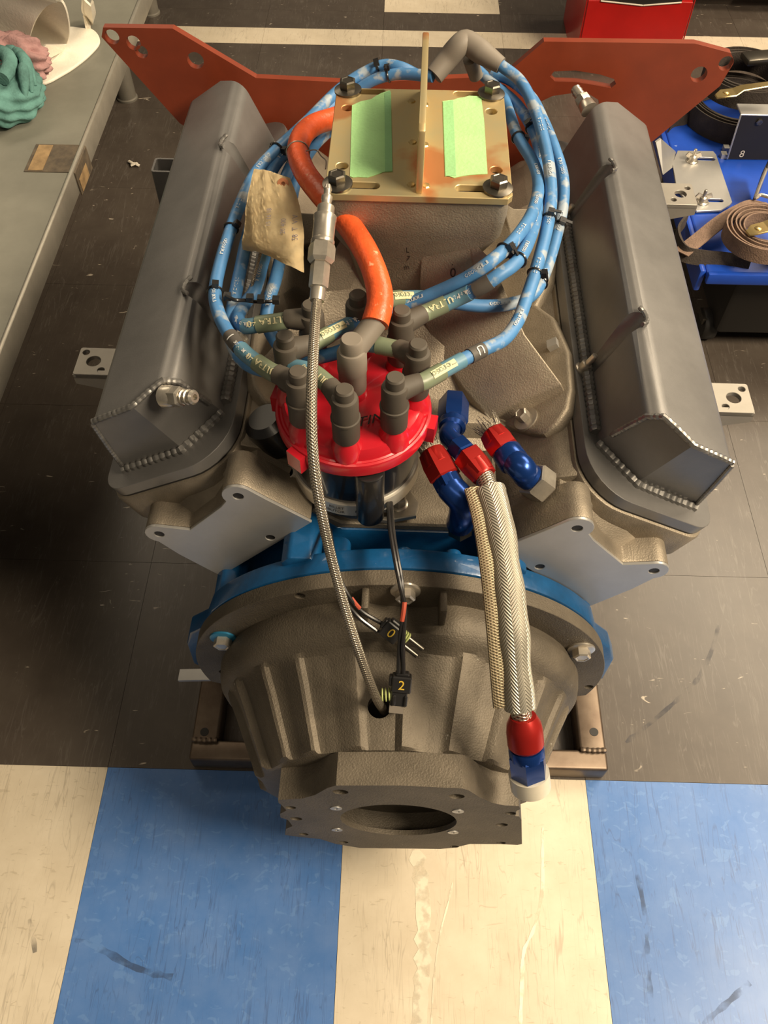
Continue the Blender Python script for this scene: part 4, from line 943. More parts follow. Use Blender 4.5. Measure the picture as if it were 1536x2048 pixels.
# ================================================================== PICKUP LEADS
def wires(lbl, runs, con, reds):
    th = thing('pickup_lead', lbl, 'wiring lead', con[0])
    for r in runs:
        part('wire', tube(B(), resample(catmull([ez(*q) for q in r], 8), .003)[0], 0.0019, 8), M_BLACKP, th)
    for r in reds:
        part('red_wire', tube(B(), resample(catmull([ez(*q) for q in r], 6), .003)[0], 0.0021, 8), M_REDW, th, 'bare red length')
    return th
w1 = wires('two core pickup lead whose yellow marked plug hangs by the bellhousing hole', [[(782, 1005, .450), (786, 1060, .456), (796, 1120, .460), (804, 1170, .456), (805, 1230, .440), (799, 1290, .420), (797, 1345, .402)], [(776, 1006, .450), (780, 1060, .458), (790, 1120, .462), (800, 1170, .458), (810, 1220, .443), (806, 1290, .422), (807, 1345, .402)]], (ez(803, 1370, .39),), [[(809, 1204, .4485), (807, 1222, .4438), (804, 1242, .4375)]])
def plug(th, px, py, z, rot, num, body):
    o = ez(px, py, z); n = (CE - o).normalized(); n = V((0, -.75, .66)); x = V((cos(rot), sin(rot) * .66, sin(rot) * .75)); x = (x - n * x.dot(n)).normalized(); y = n.cross(x)
    R = Matrix((x, y, n)).transposed(); g = lambda a, b, c: o + x * a + y * b + n * c
    bm = B(); box(bm, g(0, 0, 0), (0.017, 0.015, 0.011), R); box(bm, g(0, 0.0085, -.001), (0.012, 0.003, 0.008), R); box(bm, g(-0.0095, .002, 0), (.003, .009, .008), R)
    bevel(bm, 0.001, 1); part('plug_body', bm, M_BLACKP, th, 'black plug')
    part('paint_mark', text_bm(num, 0.012, lambda a, b: g(a, b, 0.0059), 0), M_YEL, th)
    return g, R
g, R = plug(w1, 803, 1366, .392, radians(-4), '2', 0)
bm = B(); box(bm, g(-.001, -.014, -.001), (.014, .014, .010), R); box(bm, g(-.005, -.0145, .005), (.003, .010, .002), R); box(bm, g(.005, -.0145, .005), (.003, .010, .002), R); bevel(bm, .0008, 1)
part('latch_shroud', bm, M_BLACKP, w1); part('end_wedge', box(B(), g(-.002, -.0235, -.001), (.0125, .007, .010), R), M_BOOTL, w1, 'grey end block')
for k in range(3):
    bm = B(); lathe(bm, g(-.010 - .003 * k, -.013 - .0005 * k, -.002), x_ if False else R @ V((1, .15, 0)), [(.0055, 0), (.0062, .0008), (.0055, .0016)], 16)
    part('seal', bm, M_LGREEN, w1, 'pale green ribbed seal')
w2 = wires('two core pickup lead coming round the left of the distributor to a loose plug', [[(660, 1060, .42), (672, 1130, .45), (690, 1180, .445), (720, 1220, .43), (762, 1246, .418)], [(655, 1065, .42), (666, 1135, .45), (684, 1190, .44), (715, 1232, .425), (756, 1264, .414)]], (ez(783, 1265, .40),), [[(702, 1196, .4385), (711, 1208, .435), (719, 1217, .4315)]])
g, R = plug(w2, 782, 1262, .415, radians(-38), '0', 0)
for k in range(3):
    bm = B(); lathe(bm, g(.010 + .0022 * k, .003, -.001), R @ V((1, 0, 0)), [(.0052, 0), (.0058, .0007), (.0052, .0014)], 16)
    part('seal', bm, M_LGREEN, w2, 'pale green ribbed seal')
for dy in (-.0035, .0045):
    part('plug_pin', lathe(B(), g(.016, dy, -.001), R @ V((1, 0, 0)), [(.0024, 0), (.0024, .016), (.0015, .0165)], 12), M_BOLT, w2)

# ================================================================== PAPER TAG
tg = thing('paper_tag', 'crumpled manila paper tag with faded writing on the left wire bundle', 'tag', ez(545, 450, .575))
rows = [[(508, 338, .596), (532, 340, .600), (556, 348, .604), (580, 356, .603)], [(500, 372, .597), (530, 376, .603), (562, 384, .606), (594, 392, .603)], [(492, 410, .594), (526, 415, .603), (566, 424, .607), (603, 430, .603)],
        [(489, 450, .591), (522, 455, .602), (566, 464, .606), (608, 468, .601)], [(484, 484, .586), (520, 492, .600), (564, 505, .603), (607, 508, .599)], [(486, 500, .576), (522, 506, .594), (566, 526, .597), (608, 545, .592)]]
def bil(rows, nu, nv):
    out = []
    cols = [catmull([ez(q[0], q[1], q[2] + .006) for q in r], nu) for r in rows]
    for k in range(len(cols[0])): out.append(catmull([c[k] for c in cols], nv))
    return out
gr = bil(rows, 8, 6); bm = B()
G = [[p + V((0, -.55, .83)) * (random.uniform(-1, 1) * .0007 + .0012 * sin(i * .9 + j * .5) * sin(j * .7)) for j, p in enumerate(c)] for i, c in enumerate(gr)]
vt = [[bm.verts.new(p) for p in c] for c in G]
for i in range(len(vt) - 1):
    for j in range(len(vt[0]) - 1): bm.faces.new([vt[i][j], vt[i + 1][j], vt[i + 1][j + 1], vt[i][j + 1]])
ex = bmesh.ops.solidify(bm, geom=bm.faces[:], thickness=0.0005)
part('paper', bm, M_TAG, tg, smooth=50)
TN = V((0, -.55, .83))
def on_tag(px, py): 
    p = ez(px, py, .603); best = min((q for c in G for q in c), key=lambda q: (pix(q)[0] - px) ** 2 + (pix(q)[1] - py) ** 2)
    return best + TN * 0.0016
p = on_tag(565, 370); part('eyelet_patch', lathe(B(), p, TN, [(.0052, 0), (.0052, .0006), (.0018, .0006), (.0018, 0)], 20), M_TAGR, tg, 'brown round reinforcement')
def tag_text(s, px0, py0, px1, py1, size):
    a, b = on_tag(px0, py0), on_tag(px1, py1); x = (b - a).normalized(); y = TN.cross(x); c = a.lerp(b, .5)
    part('handwriting', text_bm(s, size, lambda u, v: c + x * u + y * v + TN * 0.0012, 0), M_INK, tg)
tag_text('15 16 18', 533, 480, 540, 395, .007); tag_text('20 400', 562, 495, 570, 415, .007); tag_text('58  T  V/V', 590, 500, 592, 415, .008)
st = tube(B(), catmull([ez(521, 505, .588), ez(513, 535, .580), ez(506, 560, .576), ez(503, 580, .570)], 6), 0.0016, 8)
part('tag_wire', st, M_BRAID, tg, 'twisted metal tag wire')

# ================================================================== STEEL CRADLE
cr = thing('engine_cradle', 'low bare steel tube cradle standing on the floor under the engine', 'stand', (0.015, 0.65, 0), world=True)
def rtube(p0, p1, wd, ht):
    a, b = V(p0), V(p1); d = (b - a); L_ = d.length; d.normalize(); sidev = d.cross(V((0, 0, 1))).normalized() if abs(d.z) < .9 else V((1, 0, 0)); upv = sidev.cross(d)
    bm = B(); box(bm, a.lerp(b, .5), (L_, wd, ht), Matrix((d, sidev, upv)).transposed()); return bevel(bm, 0.004, 3)
part('front_tube', rtube((-0.245, 0.3405, 0.0165), (0.279, 0.3405, 0.0165), 0.026, 0.033), M_CRADLE, cr)
part('rear_tube', rtube((-0.245, 1.0, 0.0165), (0.279, 1.0, 0.0165), 0.026, 0.033), M_CRADLE, cr)
for x in (-0.228, 0.262):
    sd = part('side_tube', rtube((x, 0.353, 0.0165), (x, 0.99, 0.0165), 0.034, 0.033), M_CRADLE, cr)
    px = 409 if x < 0 else 1188; q = wz(px, 1464, .033)
    part('drilled_hole', lathe(B(), (q.x, q.y, .0325), (0, 0, 1), [(.0055, 0), (.0055, .001)], 16), M_BLK, sd)
    for y in (0.47, 0.93):
        part('upright', rtube((x * .92, y, 0.03), (x * .60, y, 0.20), 0.03, 0.03), M_CRADLE, cr)
    part('corner_weld', bead([V((x - .016, .353, .034)), V((x, .352, .0345)), V((x + .016, .353, .034))], .0035), M_CRADLE, cr)

# ================================================================== LEFT BENCH
BZ_ = 0.28; BX = wz(135, 370, BZ_).x - 0.002
be = thing('work_bench', 'low grey topped work bench with bare metal front lip', 'bench', (BX - .45, 1.4, 0), world=True)
part('bench_top', bevel(box(B(), (BX - 0.45, 1.25, BZ_ - 0.018), (0.896, 3.1, 0.036)), .002, 2), M_BENCH, be)
part('edge_lip', bevel(box(B(), (BX + .0005, 1.25, BZ_ - 0.0165), (0.007, 3.1, 0.039)), .0018, 2), M_BEDGE, be, 'bright metal lip')
for x, y in ((-0.64, 1.89), (-0.66, 2.30), (-1.35, 1.9), (-0.64, 0.05)):
    lg = part('leg', lathe(B(), (x, y, 0), (0, 0, 1), [(0.024, 0), (0.024, 0.004), (0.021, 0.006), (0.021, BZ_ - .036)], 24), M_LEG, be)
# tape label wrapped over the lip
tb_ = [wz(62, 290, BZ_ + .001), wz(140, 286, BZ_ + .001)]
pr = [(-0.058, BZ_ + .0012), (BX - BX + 0.002, BZ_ + .0012), (0.0055, BZ_ - .002), (0.0058, BZ_ - 0.040), (0.0045, BZ_ - .040), (0.0035, BZ_ - .003), (0.001, BZ_ + .0002), (-0.058, BZ_ + .0002)]
y0, y1 = wz(100, 345, BZ_).y, wz(100, 290, BZ_).y
tp = thing('tape_label', 'worn black tape wrapped over bench lip with a tan paper square', 'tape', (BX - .03, (y0 + y1) / 2, BZ_), world=True)
x62 = wz(60, 318, BZ_).x
pr = [(x62 - BX, BZ_ + .0012), (0.003, BZ_ + .0014), (0.0062, BZ_ - .001), (0.0064, BZ_ - 0.040), (0.0048, BZ_ - .040), (0.004, BZ_ - .001), (0.001, BZ_ + .0002), (x62 - BX, BZ_ + .0002)]
part('black_tape', prism(B(), pr, y0, y1, lambda a, b, c: V((BX + a, c, b))), M_STICK, tp)
xa, xb = wz(66, 320, BZ_).x, wz(95, 320, BZ_).x
part('tan_square', box(B(), ((xa + xb) / 2, (y0 + y1) / 2, BZ_ + .0016), (xb - xa, (y1 - y0) * .92, .0008)), M_STICK2, tp)
part('tan_flap', box(B(), (BX + .0068, (y0 + y1) / 2 - .008, BZ_ - .027), (.0008, (y1 - y0) * .6, .022)), M_STICK2, tp)
# towel
def sheet(grid, th=0.002, noise=0.0):
    bm = B(); vt = [[bm.verts.new(p + V((random.uniform(-1, 1), random.uniform(-1, 1), random.uniform(-.3, 1))) * noise) for p in r] for r in grid]
    for i in range(len(vt) - 1):
        for j in range(len(vt[0]) - 1): bm.faces.new([vt[i][j], vt[i + 1][j], vt[i + 1][j + 1], vt[i][j + 1]])
    bmesh.ops.recalc_face_normals(bm, faces=bm.faces[:]); bmesh.ops.solidify(bm, geom=bm.faces[:], thickness=th); return bm
tw_ = thing('white_towel', 'white towel rolled open like a tube on the bench', 'towel', wz(110, 90, BZ_), world=True)
o_ = wz(202, 88, BZ_); 
flat = [(83, 172), (130, 152), (165, 128), (190, 105), (201, 88), (196, 72), (182, 62), (170, 62), (120, 60), (60, 90), (70, 130)]
pts = [wz(a, b, BZ_) for a, b in flat]
cen = sum(pts, V()) / len(pts)
bm = B(); loop = catmull(pts, 4, closed=True)
prism(bm, [(p.x, p.y) for p in loop], BZ_ + .0005, BZ_ + .006); bevel(bm, .002, 2, 50)
part('flat_layer', bm, M_CLOTH, tw_, smooth=50)
# roll: open mouth facing the engine side, body running to the upper left
mouth = [(62, 132, .285), (80, 140, .284), (100, 128, .286), (125, 100, .290), (136, 80, .31), (138, 55, .345), (132, 22, .385), (122, 3, .405), (108, 4, .40), (90, 16, .385), (72, 42, .36), (62, 70, .33), (52, 100, .30)]
M0 = catmull([wz(*q) for q in mouth], 4, closed=True)
back = V((-0.36, 0.16, 0.03))
grid = []
for k in range(9):
    t = k / 8
    grid.append([p + back * t + V((0, 0, 0.012 * sin(t * 5 + i * .35) * min(1, 3 * t))) for i, p in enumerate(M0 + [M0[0]])])
part('rolled_layer', sheet(grid, .004), M_CLOTH, tw_, smooth=60)
c0 = [wz(*q) for q in [(62, 132, .288), (90, 100, .32), (130, 92, .30), (100, 126, .287)]]
part('inner_fold', sheet([[wz(62, 118, .30), wz(90, 88, .315), wz(132, 88, .305)], [wz(60, 132, .288), wz(92, 118, .292), wz(126, 100, .290)]], .003), M_CLOTH, tw_)
hang = catmull([wz(163, 0, .36), wz(163, 22, .33), wz(172, 38, .29), wz(176, 60, .283)], 5); hb = catmull([wz(184, 0, .36), wz(188, 22, .33), wz(184, 38, .29), wz(178, 60, .283)], 5)
part('hanging_corner', sheet([[a.lerp(b, k / 4) + V((0, 0, .006 * sin(k * 1.6))) for k in range(5)] for a, b in zip(hang, hb)], .004), M_CLOTH, tw_, smooth=60)
# rags
bn = wz(10, 180, BZ_ + .05)
tr = thing('teal_rag', 'teal green shop rag rolled in a bundle on the bench edge', 'rag', wz(20, 210, BZ_), world=True)
def lump(cpx, rows_, m, name, parent, seed, amp=.006):
    random.seed(seed); bm = bmesh.new(); bmesh.ops.create_icosphere(bm, subdivisions=5, radius=1.0)
    c = cpx
    for v in bm.verts:
        d = v.co.normalized(); f = 1 + amp / .06 * (sin(d.x * 7 + seed) * sin(d.y * 9) + .5 * sin(d.z * 17 + d.x * 11) + .35 * sin(d.x * 23 - d.y * 19))
        q = V((d.x * rows_[0], d.y * rows_[1], d.z * rows_[2])) * f; q.z = max(q.z, -rows_[2] * .72); v.co = c + q
    return part(name, bm, m, parent, smooth=80)
ct = wz(12, 185, BZ_ + .030)
lump(ct, (0.060, 0.072, 0.042), M_TEALC, 'rolled_bundle', tr, 3, .005)
for k in range(5):
    a = -0.5 + k * .32
    pth = [ct + V((0.055 * cos(a + .9 * t) * (1 - .25 * t), 0.066 * sin(a + .9 * t) - .012, 0.014 + 0.030 * sin(t * 2.2))) for t in [j / 8 for j in range(9)]]
    part('fold', tube(B(), pth, .007, 10, rf=lambda i, s: .003 + .006 * sin(pi * i / 8)), M_TEALC, tr, smooth=60)
sp = [ct + V((0.045 * (1 - .16 * t) * cos(-.6 + t) - .018, 0.062 * (1 - .16 * t) * sin(-.6 + t), 0.042 + .004 * sin(t))) for t in [j * .3 for j in range(18)]]
part('roll_coil', tube(B(), sp, .012, 12, ry=.011), M_TEALC, tr, smooth=60)
pk = thing('pink_rag', 'dusty pink rag crumpled between the teal rag and the towel', 'rag', wz(20, 120, BZ_), world=True)
cp_ = wz(20, 118, BZ_ + .045)
lump(cp_, (0.065, 0.040, 0.040), M_PINK, 'crumpled_cloth', pk, 9, .008)
part('corner_flap', sheet([[wz(0, 100, .345), wz(20, 104, .34), wz(36, 120, .335)], [wz(0, 128, .35), wz(30, 130, .348), wz(52, 140, .325)], [wz(22, 138, .345), wz(45, 150, .33), wz(72, 165, .297)]], .003), M_PINK, pk, smooth=80)

# ================================================================== BLUE CART AND WHAT LIES ON IT
CZ = 0.20
ctt = thing('blue_cart', 'glossy blue steel cart loaded with straps and brackets', 'cart', (0.85, 1.4, 0), world=True)
cx0, cy0 = 0.488, 1.060
part('deck', bevel(box(B(), (0.90, 1.335, CZ - .006), (0.82, 0.55, 0.012)), .004, 3), M_CART, ctt)
part('front_lip', bevel(box(B(), (0.915, cy0 + .003, CZ - .007), (0.85, 0.010, 0.020)), .003, 2), M_CART, ctt)
part('side_rail', bevel(box(B(), (cx0 - .003, 1.32, CZ - .02), (0.010, 0.50, 0.04)), .003, 2), M_CART, ctt)
part('chassis', bevel(box(B(), (0.92, 1.34, 0.105), (0.72, 0.48, 0.13)), .01, 2), M_BLK, ctt)
for x, y in ((0.56, 1.14), (1.2, 1.14), (0.56, 1.54), (1.2, 1.54)):
    part('caster', lathe(B(), (x - .012, y, .028), (1, 0, 0), [(.010, -.002), (.026, 0), (.028, .004), (.028, .020), (.026, .024), (.010, .026)], 24), M_BLK, ctt)
    part('caster_fork', box(B(), (x, y, .045), (.034, .03, .012)), M_BOLT, ctt)
# aluminium angle plate
ap = thing('angle_plate', 'bare aluminium slotted plate with upright flap and two wing nuts on the blue cart', 'plate', wz(1405, 360, CZ), world=True)
ol = [wz(*p, CZ + .002) for p in [(1354, 305), (1425, 306), (1431, 313), (1463, 408), (1458, 414), (1440, 424), (1392, 426), (1373, 407), (1352, 380), (1344, 330)]]
def sl2(x0, y0, x1, y1, r):
    a, b = wz(x0, y0, CZ + .002), wz(x1, y1, CZ + .002); d = (b - a); L_ = d.length; an = math.atan2(d.y, d.x)
    return [(a.x + p * cos(an) - q * sin(an), a.y + p * sin(an) + q * cos(an)) for p, q in slot(0, L_, 0, r)]
part('flat_plate', plate([(p.x, p.y) for p in ol], [sl2(1390, 321, 1424, 322, .0045), sl2(1408, 404, 1440, 405, .0045)], .004, .0005, lambda a, b, c: V((a, b, CZ + .002 + c))), M_MACH, ap)
fl_ = [wz(1312, 285, CZ + .06), wz(1322, 278, CZ + .065), wz(1352, 304, CZ + .004), wz(1345, 335, CZ + .004), wz(1326, 350, CZ + .03)]
nn = (fl_[1] - fl_[0]).cross(fl_[3] - fl_[0]).normalized()
bm = B(); add_faces(bm, fl_ + [p + nn * .004 for p in fl_], [(0, 1, 2, 3, 4), (9, 8, 7, 6, 5)] + [(i, (i + 1) % 5, 5 + (i + 1) % 5, 5 + i) for i in range(5)])
part('upright_flap', bm, M_MACH, ap)
for px, py in ((1384, 322), (1404, 404)):
    p = wz(px, py, CZ + .006)
    wn = lathe(B(), p, (0, 0, 1), [(.011, 0), (.011, .0015), (.0075, .002), (.0065, .010), (.003, .011), (.003, .022), (.002, .023), (0, .023)], 16)
    for sx in (-1, 1): box(wn, p + V((sx * .0085, 0, .0115)), (.010, .003, .009), Euler((0, -sx * .5, 0)).to_matrix())
    part('wing_nut', bevel(wn, .0008, 1), M_STEEL, ap)
# brown ratchet strap
def coilstrap(c, r0, r1, turns, h, m, flat=1.0, th=0.0022, wob_=0.0, yr=1.0):
    bm = B(); n = int(turns * 40); pr_ = []
    for k in range(n + 1):
        t = k / n; a = 2 * pi * turns * t; r = r0 + (r1 - r0) * t + wob_ * sin(a * 3)
        pr_.append(c + V((r * cos(a), yr * r * sin(a), .0015 * sin(a * 1.3))))
    vt = []
    for k, p in enumerate(pr_):
        q = pr_[min(n, k + 1)] - pr_[max(0, k - 1)]; nn_ = V((q.y, -q.x, 0)).normalized()
        vt.append([bm.verts.new(p + nn_ * th / 2), bm.verts.new(p - nn_ * th / 2), bm.verts.new(p - nn_ * th / 2 + V((0, 0, h))), bm.verts.new(p + nn_ * th / 2 + V((0, 0, h)))])
    for a, b in zip(vt[:-1], vt[1:]):
        for k in range(4): bm.faces.new([a[k], a[(k + 1) % 4], b[(k + 1) % 4], b[k]])
    bm.faces.new(vt[0]); bm.faces.new(vt[-1][::-1]); return bm
def ribbon(pts, wdir, wid, th=.002):
    bm = B(); vt = []
    fr_ = frames(pts)
    for p, (x, y, t) in zip(pts, fr_):
        wv = (V(wdir) - t * t.dot(V(wdir))).normalized() * wid / 2; nv = t.cross(wv).normalized() * th / 2
        vt.append([bm.verts.new(p + wv + nv), bm.verts.new(p - wv + nv), bm.verts.new(p - wv - nv), bm.verts.new(p + wv - nv)])
    for a, b in zip(vt[:-1], vt[1:]):
        for k in range(4): bm.faces.new([a[k], a[(k + 1) % 4], b[(k + 1) % 4], b[k]])
    bm.faces.new(vt[0]); bm.faces.new(vt[-1][::-1]); return bm
def buckle(p, d, m, parent, L_=.07):
    d = V(d).normalized(); sx = V((0, 0, 1)).cross(d); 
    pr_ = [(0, 0), (.010, .004), (.030, .004), (.042, .010), (L_, .012)]
    w_ = [.006, .012, .012, .009, .007]
    bm = B(); vt = []
    for (a, z), ww in zip(pr_, w_):
        o = p + d * a + V((0, 0, z)); vt.append([bm.verts.new(o + sx * ww), bm.verts.new(o - sx * ww), bm.verts.new(o - sx * ww - V((0, 0, .003))), bm.verts.new(o + sx * ww - V((0, 0, .003)))])
    for a, b in zip(vt[:-1], vt[1:]):
        for k in range(4): bm.faces.new([a[k], a[(k + 1) % 4], b[(k + 1) % 4], b[k]])
    bm.faces.new(vt[0]); bm.faces.new(vt[-1][::-1]); bevel(bm, .001, 1)
    part('buckle_lever', bm, M_GOLD, parent, 'gold plated lever')
    rv = lathe(B(), p + d * .016 + V((0, 0, .002)), (0, 0, 1), [(.005, 0), (.005, .003), (.003, .004), (0, .004)], 14); part('rivet', rv, M_GOLD, parent)
cc = wz(1520, 480, CZ + .030)
bs_ = thing('cam_strap', 'brown webbing cam strap coiled at the near edge of the blue cart', 'strap', cc - V((0, 0, .03)), world=True, group='coiled straps on the blue cart')
part('coil', coilstrap(cc, .030, .062, 5, .026, M_STRAP), M_STRAP, bs_)
tl = resample(catmull([wz(1362, 506, CZ + .012), wz(1400, 476, CZ + .020), wz(1440, 444, CZ + .034), wz(1480, 420, CZ + .046), wz(1510, 408, CZ + .050), wz(1540, 412, CZ + .045)], 8), .006)[0]
part('strap_tail', ribbon(tl, (0.55, -0.75, 0.12), .027), M_STRAP, bs_, 'flat loose strap end')
buckle(wz(1495, 466, CZ + .062), (1, .30, .1), M_GOLD, bs_)
# dark strap coil behind
cc = wz(1462, 235, CZ + .002)
ds = thing('dark_strap', 'dark webbing strap in a big coil with a gold buckle, back of the cart', 'strap', cc, world=True, group='coiled straps on the blue cart')
part('coil', coilstrap(cc, .066, .092, 4, .038, M_STRAPD, wob_=.001), M_STRAPD, ds)
part('upper_coil', coilstrap(cc + V((.012, .030, .042)), .055, .080, 4, .034, M_STRAPD), M_STRAPD, ds)
part('ratchet_body', bevel(box(B(), cc + V((.03, .045, .088)), (.06, .035, .012), Matrix.Rotation(.2, 3, 'Z')), .004, 2), M_BOLT, ds)
buckle(wz(1432, 192, CZ + .105), (1, .14, .06), M_GOLD, ds, .10)
tl = catmull([cc + V((-.085, -.02, .012)), cc + V((-.11, -.03, .004)), cc + V((-.125, -.05, .006))], 6); part('loose_end', ribbon(tl, (.3, .3, .9), .022), M_STRAPD, ds)
tl2 = [wz(*q) for q in [(1372, 440, CZ + .006), (1352, 470, CZ + .010), (1365, 505, CZ + .010), (1400, 515, CZ + .008), (1450, 520, CZ + .006), (1500, 528, CZ + .006)]]
dk = solo('dark_strap_loop', 'loose dark strap lying beneath the brown cam strap', 'strap', ribbon(resample(catmull(tl2, 8), .008)[0], (0.2, .4, .9), .024, .004), M_STRAPD, world=True, group='coiled straps on the blue cart')
# black bracket with the 8
bo = wz(1455, 318, CZ + .002); b1 = wz(1490, 210, CZ + .085)
bk8 = thing('black_bracket', 'black folded metal bracket with pale top edge marked 8', 'bracket', bo, world=True)
tz = CZ + .085; a0_ = wz(1455, 318, CZ + .002); a1_ = wz(1487, 222, tz)
hgt = .083; yb = a0_.y; 
fp = [V((a0_.x, yb, CZ + .002)), V((a0_.x + .16, yb + .002, CZ + .002)), V((a0_.x + .16, yb + .03, tz)), V((a0_.x + .004, yb + .028, tz))]
q = wz(1483, 228, tz); fp[3] = q; fp[2] = q + V((.16, 0.002, 0))
bm = B(); nn = (fp[1] - fp[0]).cross(fp[3] - fp[0]).normalized()
add_faces(bm, fp + [p - nn * .003 for p in fp], [(0, 1, 2, 3), (7, 6, 5, 4)] + [(i, (i + 1) % 4, 4 + (i + 1) % 4, 4 + i) for i in range(4)])
part('front_face', bm, M_BLK, bk8)
part('top_flange', bevel(box(B(), (fp[3].x + .08, fp[3].y + .016, tz - .0015), (.162, .034, .003)), .0008, 1), M_MACH, bk8, 'pale bare metal top')
sdf = B(); add_faces(sdf, [fp[0], fp[3], fp[3] + V((.003, .003, 0)), fp[0] + V((.003, .003, 0)), fp[0] + V((.0, -.004, 0)), fp[3] + V((0, -.004, 0))], [(0, 1, 2, 3), (0, 4, 5, 1)])
sdf.free()
part('edge_strip', rtube(fp[0] + V((-.001, -.001, 0)), fp[3] + V((-.001, -.001, 0)), .003, .003), M_MACH, bk8)
for px, py in ((1452, 297), (1447, 310)): part('foot_tab', box(B(), wz(px, py, CZ + .004), (.010, .012, .008)), M_MACH, bk8)
c8 = ep0 = None
xx = (fp[1] - fp[0]).normalized(); yy = nn.cross(xx); 
if yy.z < 0: yy = -yy
o8 = fp[0] + xx * .022 + yy * .010; nf = nn if nn.y < 0 else -nn
part('number', text_bm('8', .018, lambda a, b: o8 + xx * a + yy * b + nf * .0008, 0), M_WTRIM, bk8)
o9 = fp[0] + xx * .030 + yy * .070; part('screw', hexbolt(B(), o9, nf, .005, .003), M_BOLT, bk8)
b2 = thing('black_strut', 'black steel strut with bright rod behind the brown cam strap', 'bracket', wz(1520, 380, CZ), world=True)
part('panel', rtube(wz(1534, 330, CZ + .05), wz(1510, 398, CZ + .02), .004, .05), M_BLK, b2)
part('bright_rod', tube(B(), catmull([wz(1536, 330, CZ + .06), wz(1512, 392, CZ + .055), wz(1522, 390, CZ + .058), wz(1545, 396, CZ + .058)], 6), .003, 8), M_STEEL, b2)

# ================================================================== RED CABINET, DARK BLOCK, SCRAPS
rc = thing('red_cabinet', 'red steel tool cabinet behind the orange motor plate', 'cabinet', (0.54, 2.18, 0), world=True)
rx0, rx1, ry = 0.4195, 0.6640, 2.05
part('body', bevel(box(B(), ((rx0 + rx1) / 2, ry + .131, 0.21), (rx1 - rx0, .25, .42)), .004, 2), M_REDB, rc)
ch = [(rx0 + .030, .1640), ((rx0 + rx1) / 2 + .006, .1560), (rx1 - .030, .1640)]
part('front_panel', bevel(prism(B(), [(rx0 + .003, .01), (rx1 - .003, .01), (rx1 - .003, .1635), (ch[2][0], ch[2][1]), (ch[1][0], ch[1][1]), (ch[0][0], ch[0][1]), (rx0 + .003, .1635)], ry - .004, ry + .006, lambda a, b, c: V((a, c, b))), .001, 1), M_REDB, rc)
part('black_badge', prism(B(), [(ch[0][0], .1645), (ch[1][0], .1565), (ch[2][0], .1645), (ch[2][0], .36), (ch[0][0], .36)], ry - .005, ry + .004, lambda a, b, c: V((a, c, b))), M_BLK, rc)
part('chevron_trim', merge(rtube((ch[0][0], ry - .006, ch[0][1]), (ch[1][0], ry - .006, ch[1][1]), .004, .003), rtube((ch[1][0], ry - .006, ch[1][1]), (ch[2][0], ry - .006, ch[2][1]), .004, .003)), M_WTRIM, rc, 'thin white chevron line')
for sx in (rx0, rx1): part('edge_trim', rtube((sx, ry - .001, .005), (sx, ry - .001, .41), .003, .003), M_REDB, rc)
dc = thing('dark_block', 'dark brown low block with a pale strip at far right', 'cabinet', (1.4, 2.7, 0), world=True)
part('body', bevel(box(B(), (1.35, 2.72, .36), (1.3, .70, .64)), .006, 2), M_DKBLOCK, dc)  # plain dark block at far right, with a pale strip along its foot
part('plinth', box(B(), (1.37, 2.74, .02), (1.2, .66, .04)), M_DKBLOCK, dc)
part('pale_strip', box(B(), (1.50, 2.368, .041), (1.22, .006, .008)), M_BEDGE, dc)
sc_ = B()
for a, b, c, d in ((258, 322, 270, 329), (262, 331, 274, 326), (268, 326, 279, 331)): merge(sc_, tube(B(), [wz(a, b, .004), wz((a + c) / 2, (b + d) / 2, .006), wz(c, d, .004)], .0035, 6, ry=.002))
solo('paper_scrap', 'little white twisted scrap on the dark floor beside the bench', 'scrap', sc_, M_WTRIM, world=True)

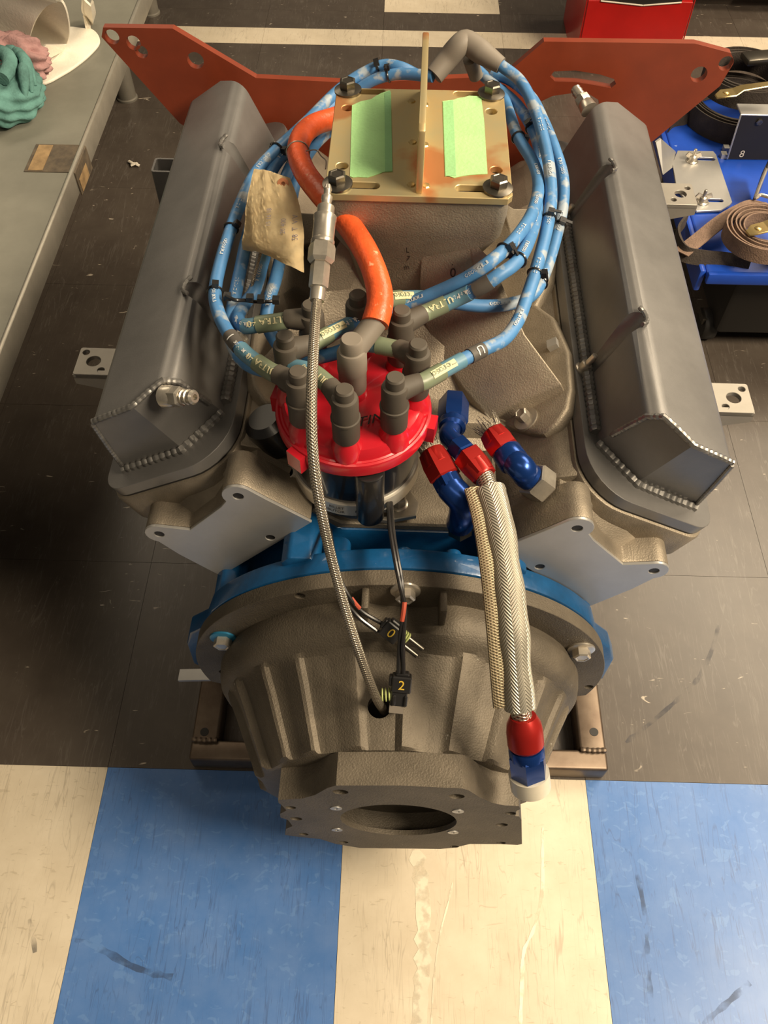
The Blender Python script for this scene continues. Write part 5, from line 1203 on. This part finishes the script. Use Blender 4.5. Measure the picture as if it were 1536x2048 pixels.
# ---- stains and scuffs on the floor
def alpha_noise(sc, th, mxa=1.0):
    def f(nt, b, tc, out):
        N, L = nt.nodes, nt.links; n = N.new('ShaderNodeTexNoise'); n.inputs['Scale'].default_value = sc; n.inputs['Detail'].default_value = 4
        L.new(tc.outputs['Object'], n.inputs['Vector']); r = N.new('ShaderNodeMapRange'); r.inputs[1].default_value = th - .08; r.inputs[2].default_value = th + .12; r.inputs[4].default_value = mxa
        L.new(n.outputs['Fac'], r.inputs[0]); L.new(r.outputs[0], b.inputs['Alpha'])
    return f
M_STREAK = mat('white_paint_drip', (0.88, 0.80, 0.62), 0.45, extra=alpha_noise(45, .40))
M_SCUFF = mat('dark_rubber_scuff', (0.05, 0.06, 0.09), 0.6, extra=alpha_noise(38, .50, .42))
def streak(name, pts, wd, m, n=10):
    p = resample(catmull([wz(a, b, .0003) for a, b in pts], n), .01)[0]
    bm = B(); vt = []
    for k, q in enumerate(p):
        d = (p[min(len(p) - 1, k + 1)] - p[max(0, k - 1)]).normalized(); sd = V((d.y, -d.x, 0)) * wd * (.35 + .65 * abs(sin(k * 1.7)) * random.uniform(.6, 1.1))
        vt.append((bm.verts.new(q - sd), bm.verts.new(q + sd)))
    for a, b in zip(vt[:-1], vt[1:]): bm.faces.new([a[0], a[1], b[1], b[0]])
    o = part(name, bm, m, floor, smooth=0); return o
random.seed(4)
streak('paint_drip', [(1086, 1655), (1085, 1700), (1084, 1790), (1066, 1862), (1048, 1900), (1044, 1960), (1040, 2060)], .0028, M_STREAK)
streak('paint_drip', [(905, 1765), (898, 1800), (880, 1870), (868, 1960), (862, 2060)], .0014, M_STREAK)
streak('paint_drip', [(832, 1700), (845, 1790), (846, 1900), (838, 2060)], .012, M_STREAK)
streak('scuff_mark', [(1248, 1680), (1272, 1740), (1290, 1830), (1296, 1920), (1306, 2060)], .004, M_SCUFF)
streak('scuff_mark', [(1405, 2048), (1450, 2010), (1500, 1965)], .004, M_SCUFF)
streak('scuff_mark', [(150, 1880), (205, 1900), (270, 1935), (345, 1955)], .005, M_SCUFF)
streak('scuff_mark', [(1252, 1485), (1320, 1430), (1390, 1365), (1420, 1310), (1438, 1250)], .004, M_SCUFF)
streak('scuff_mark', [(58, 1838), (66, 1870), (70, 1905)], .004, M_SCUFF)
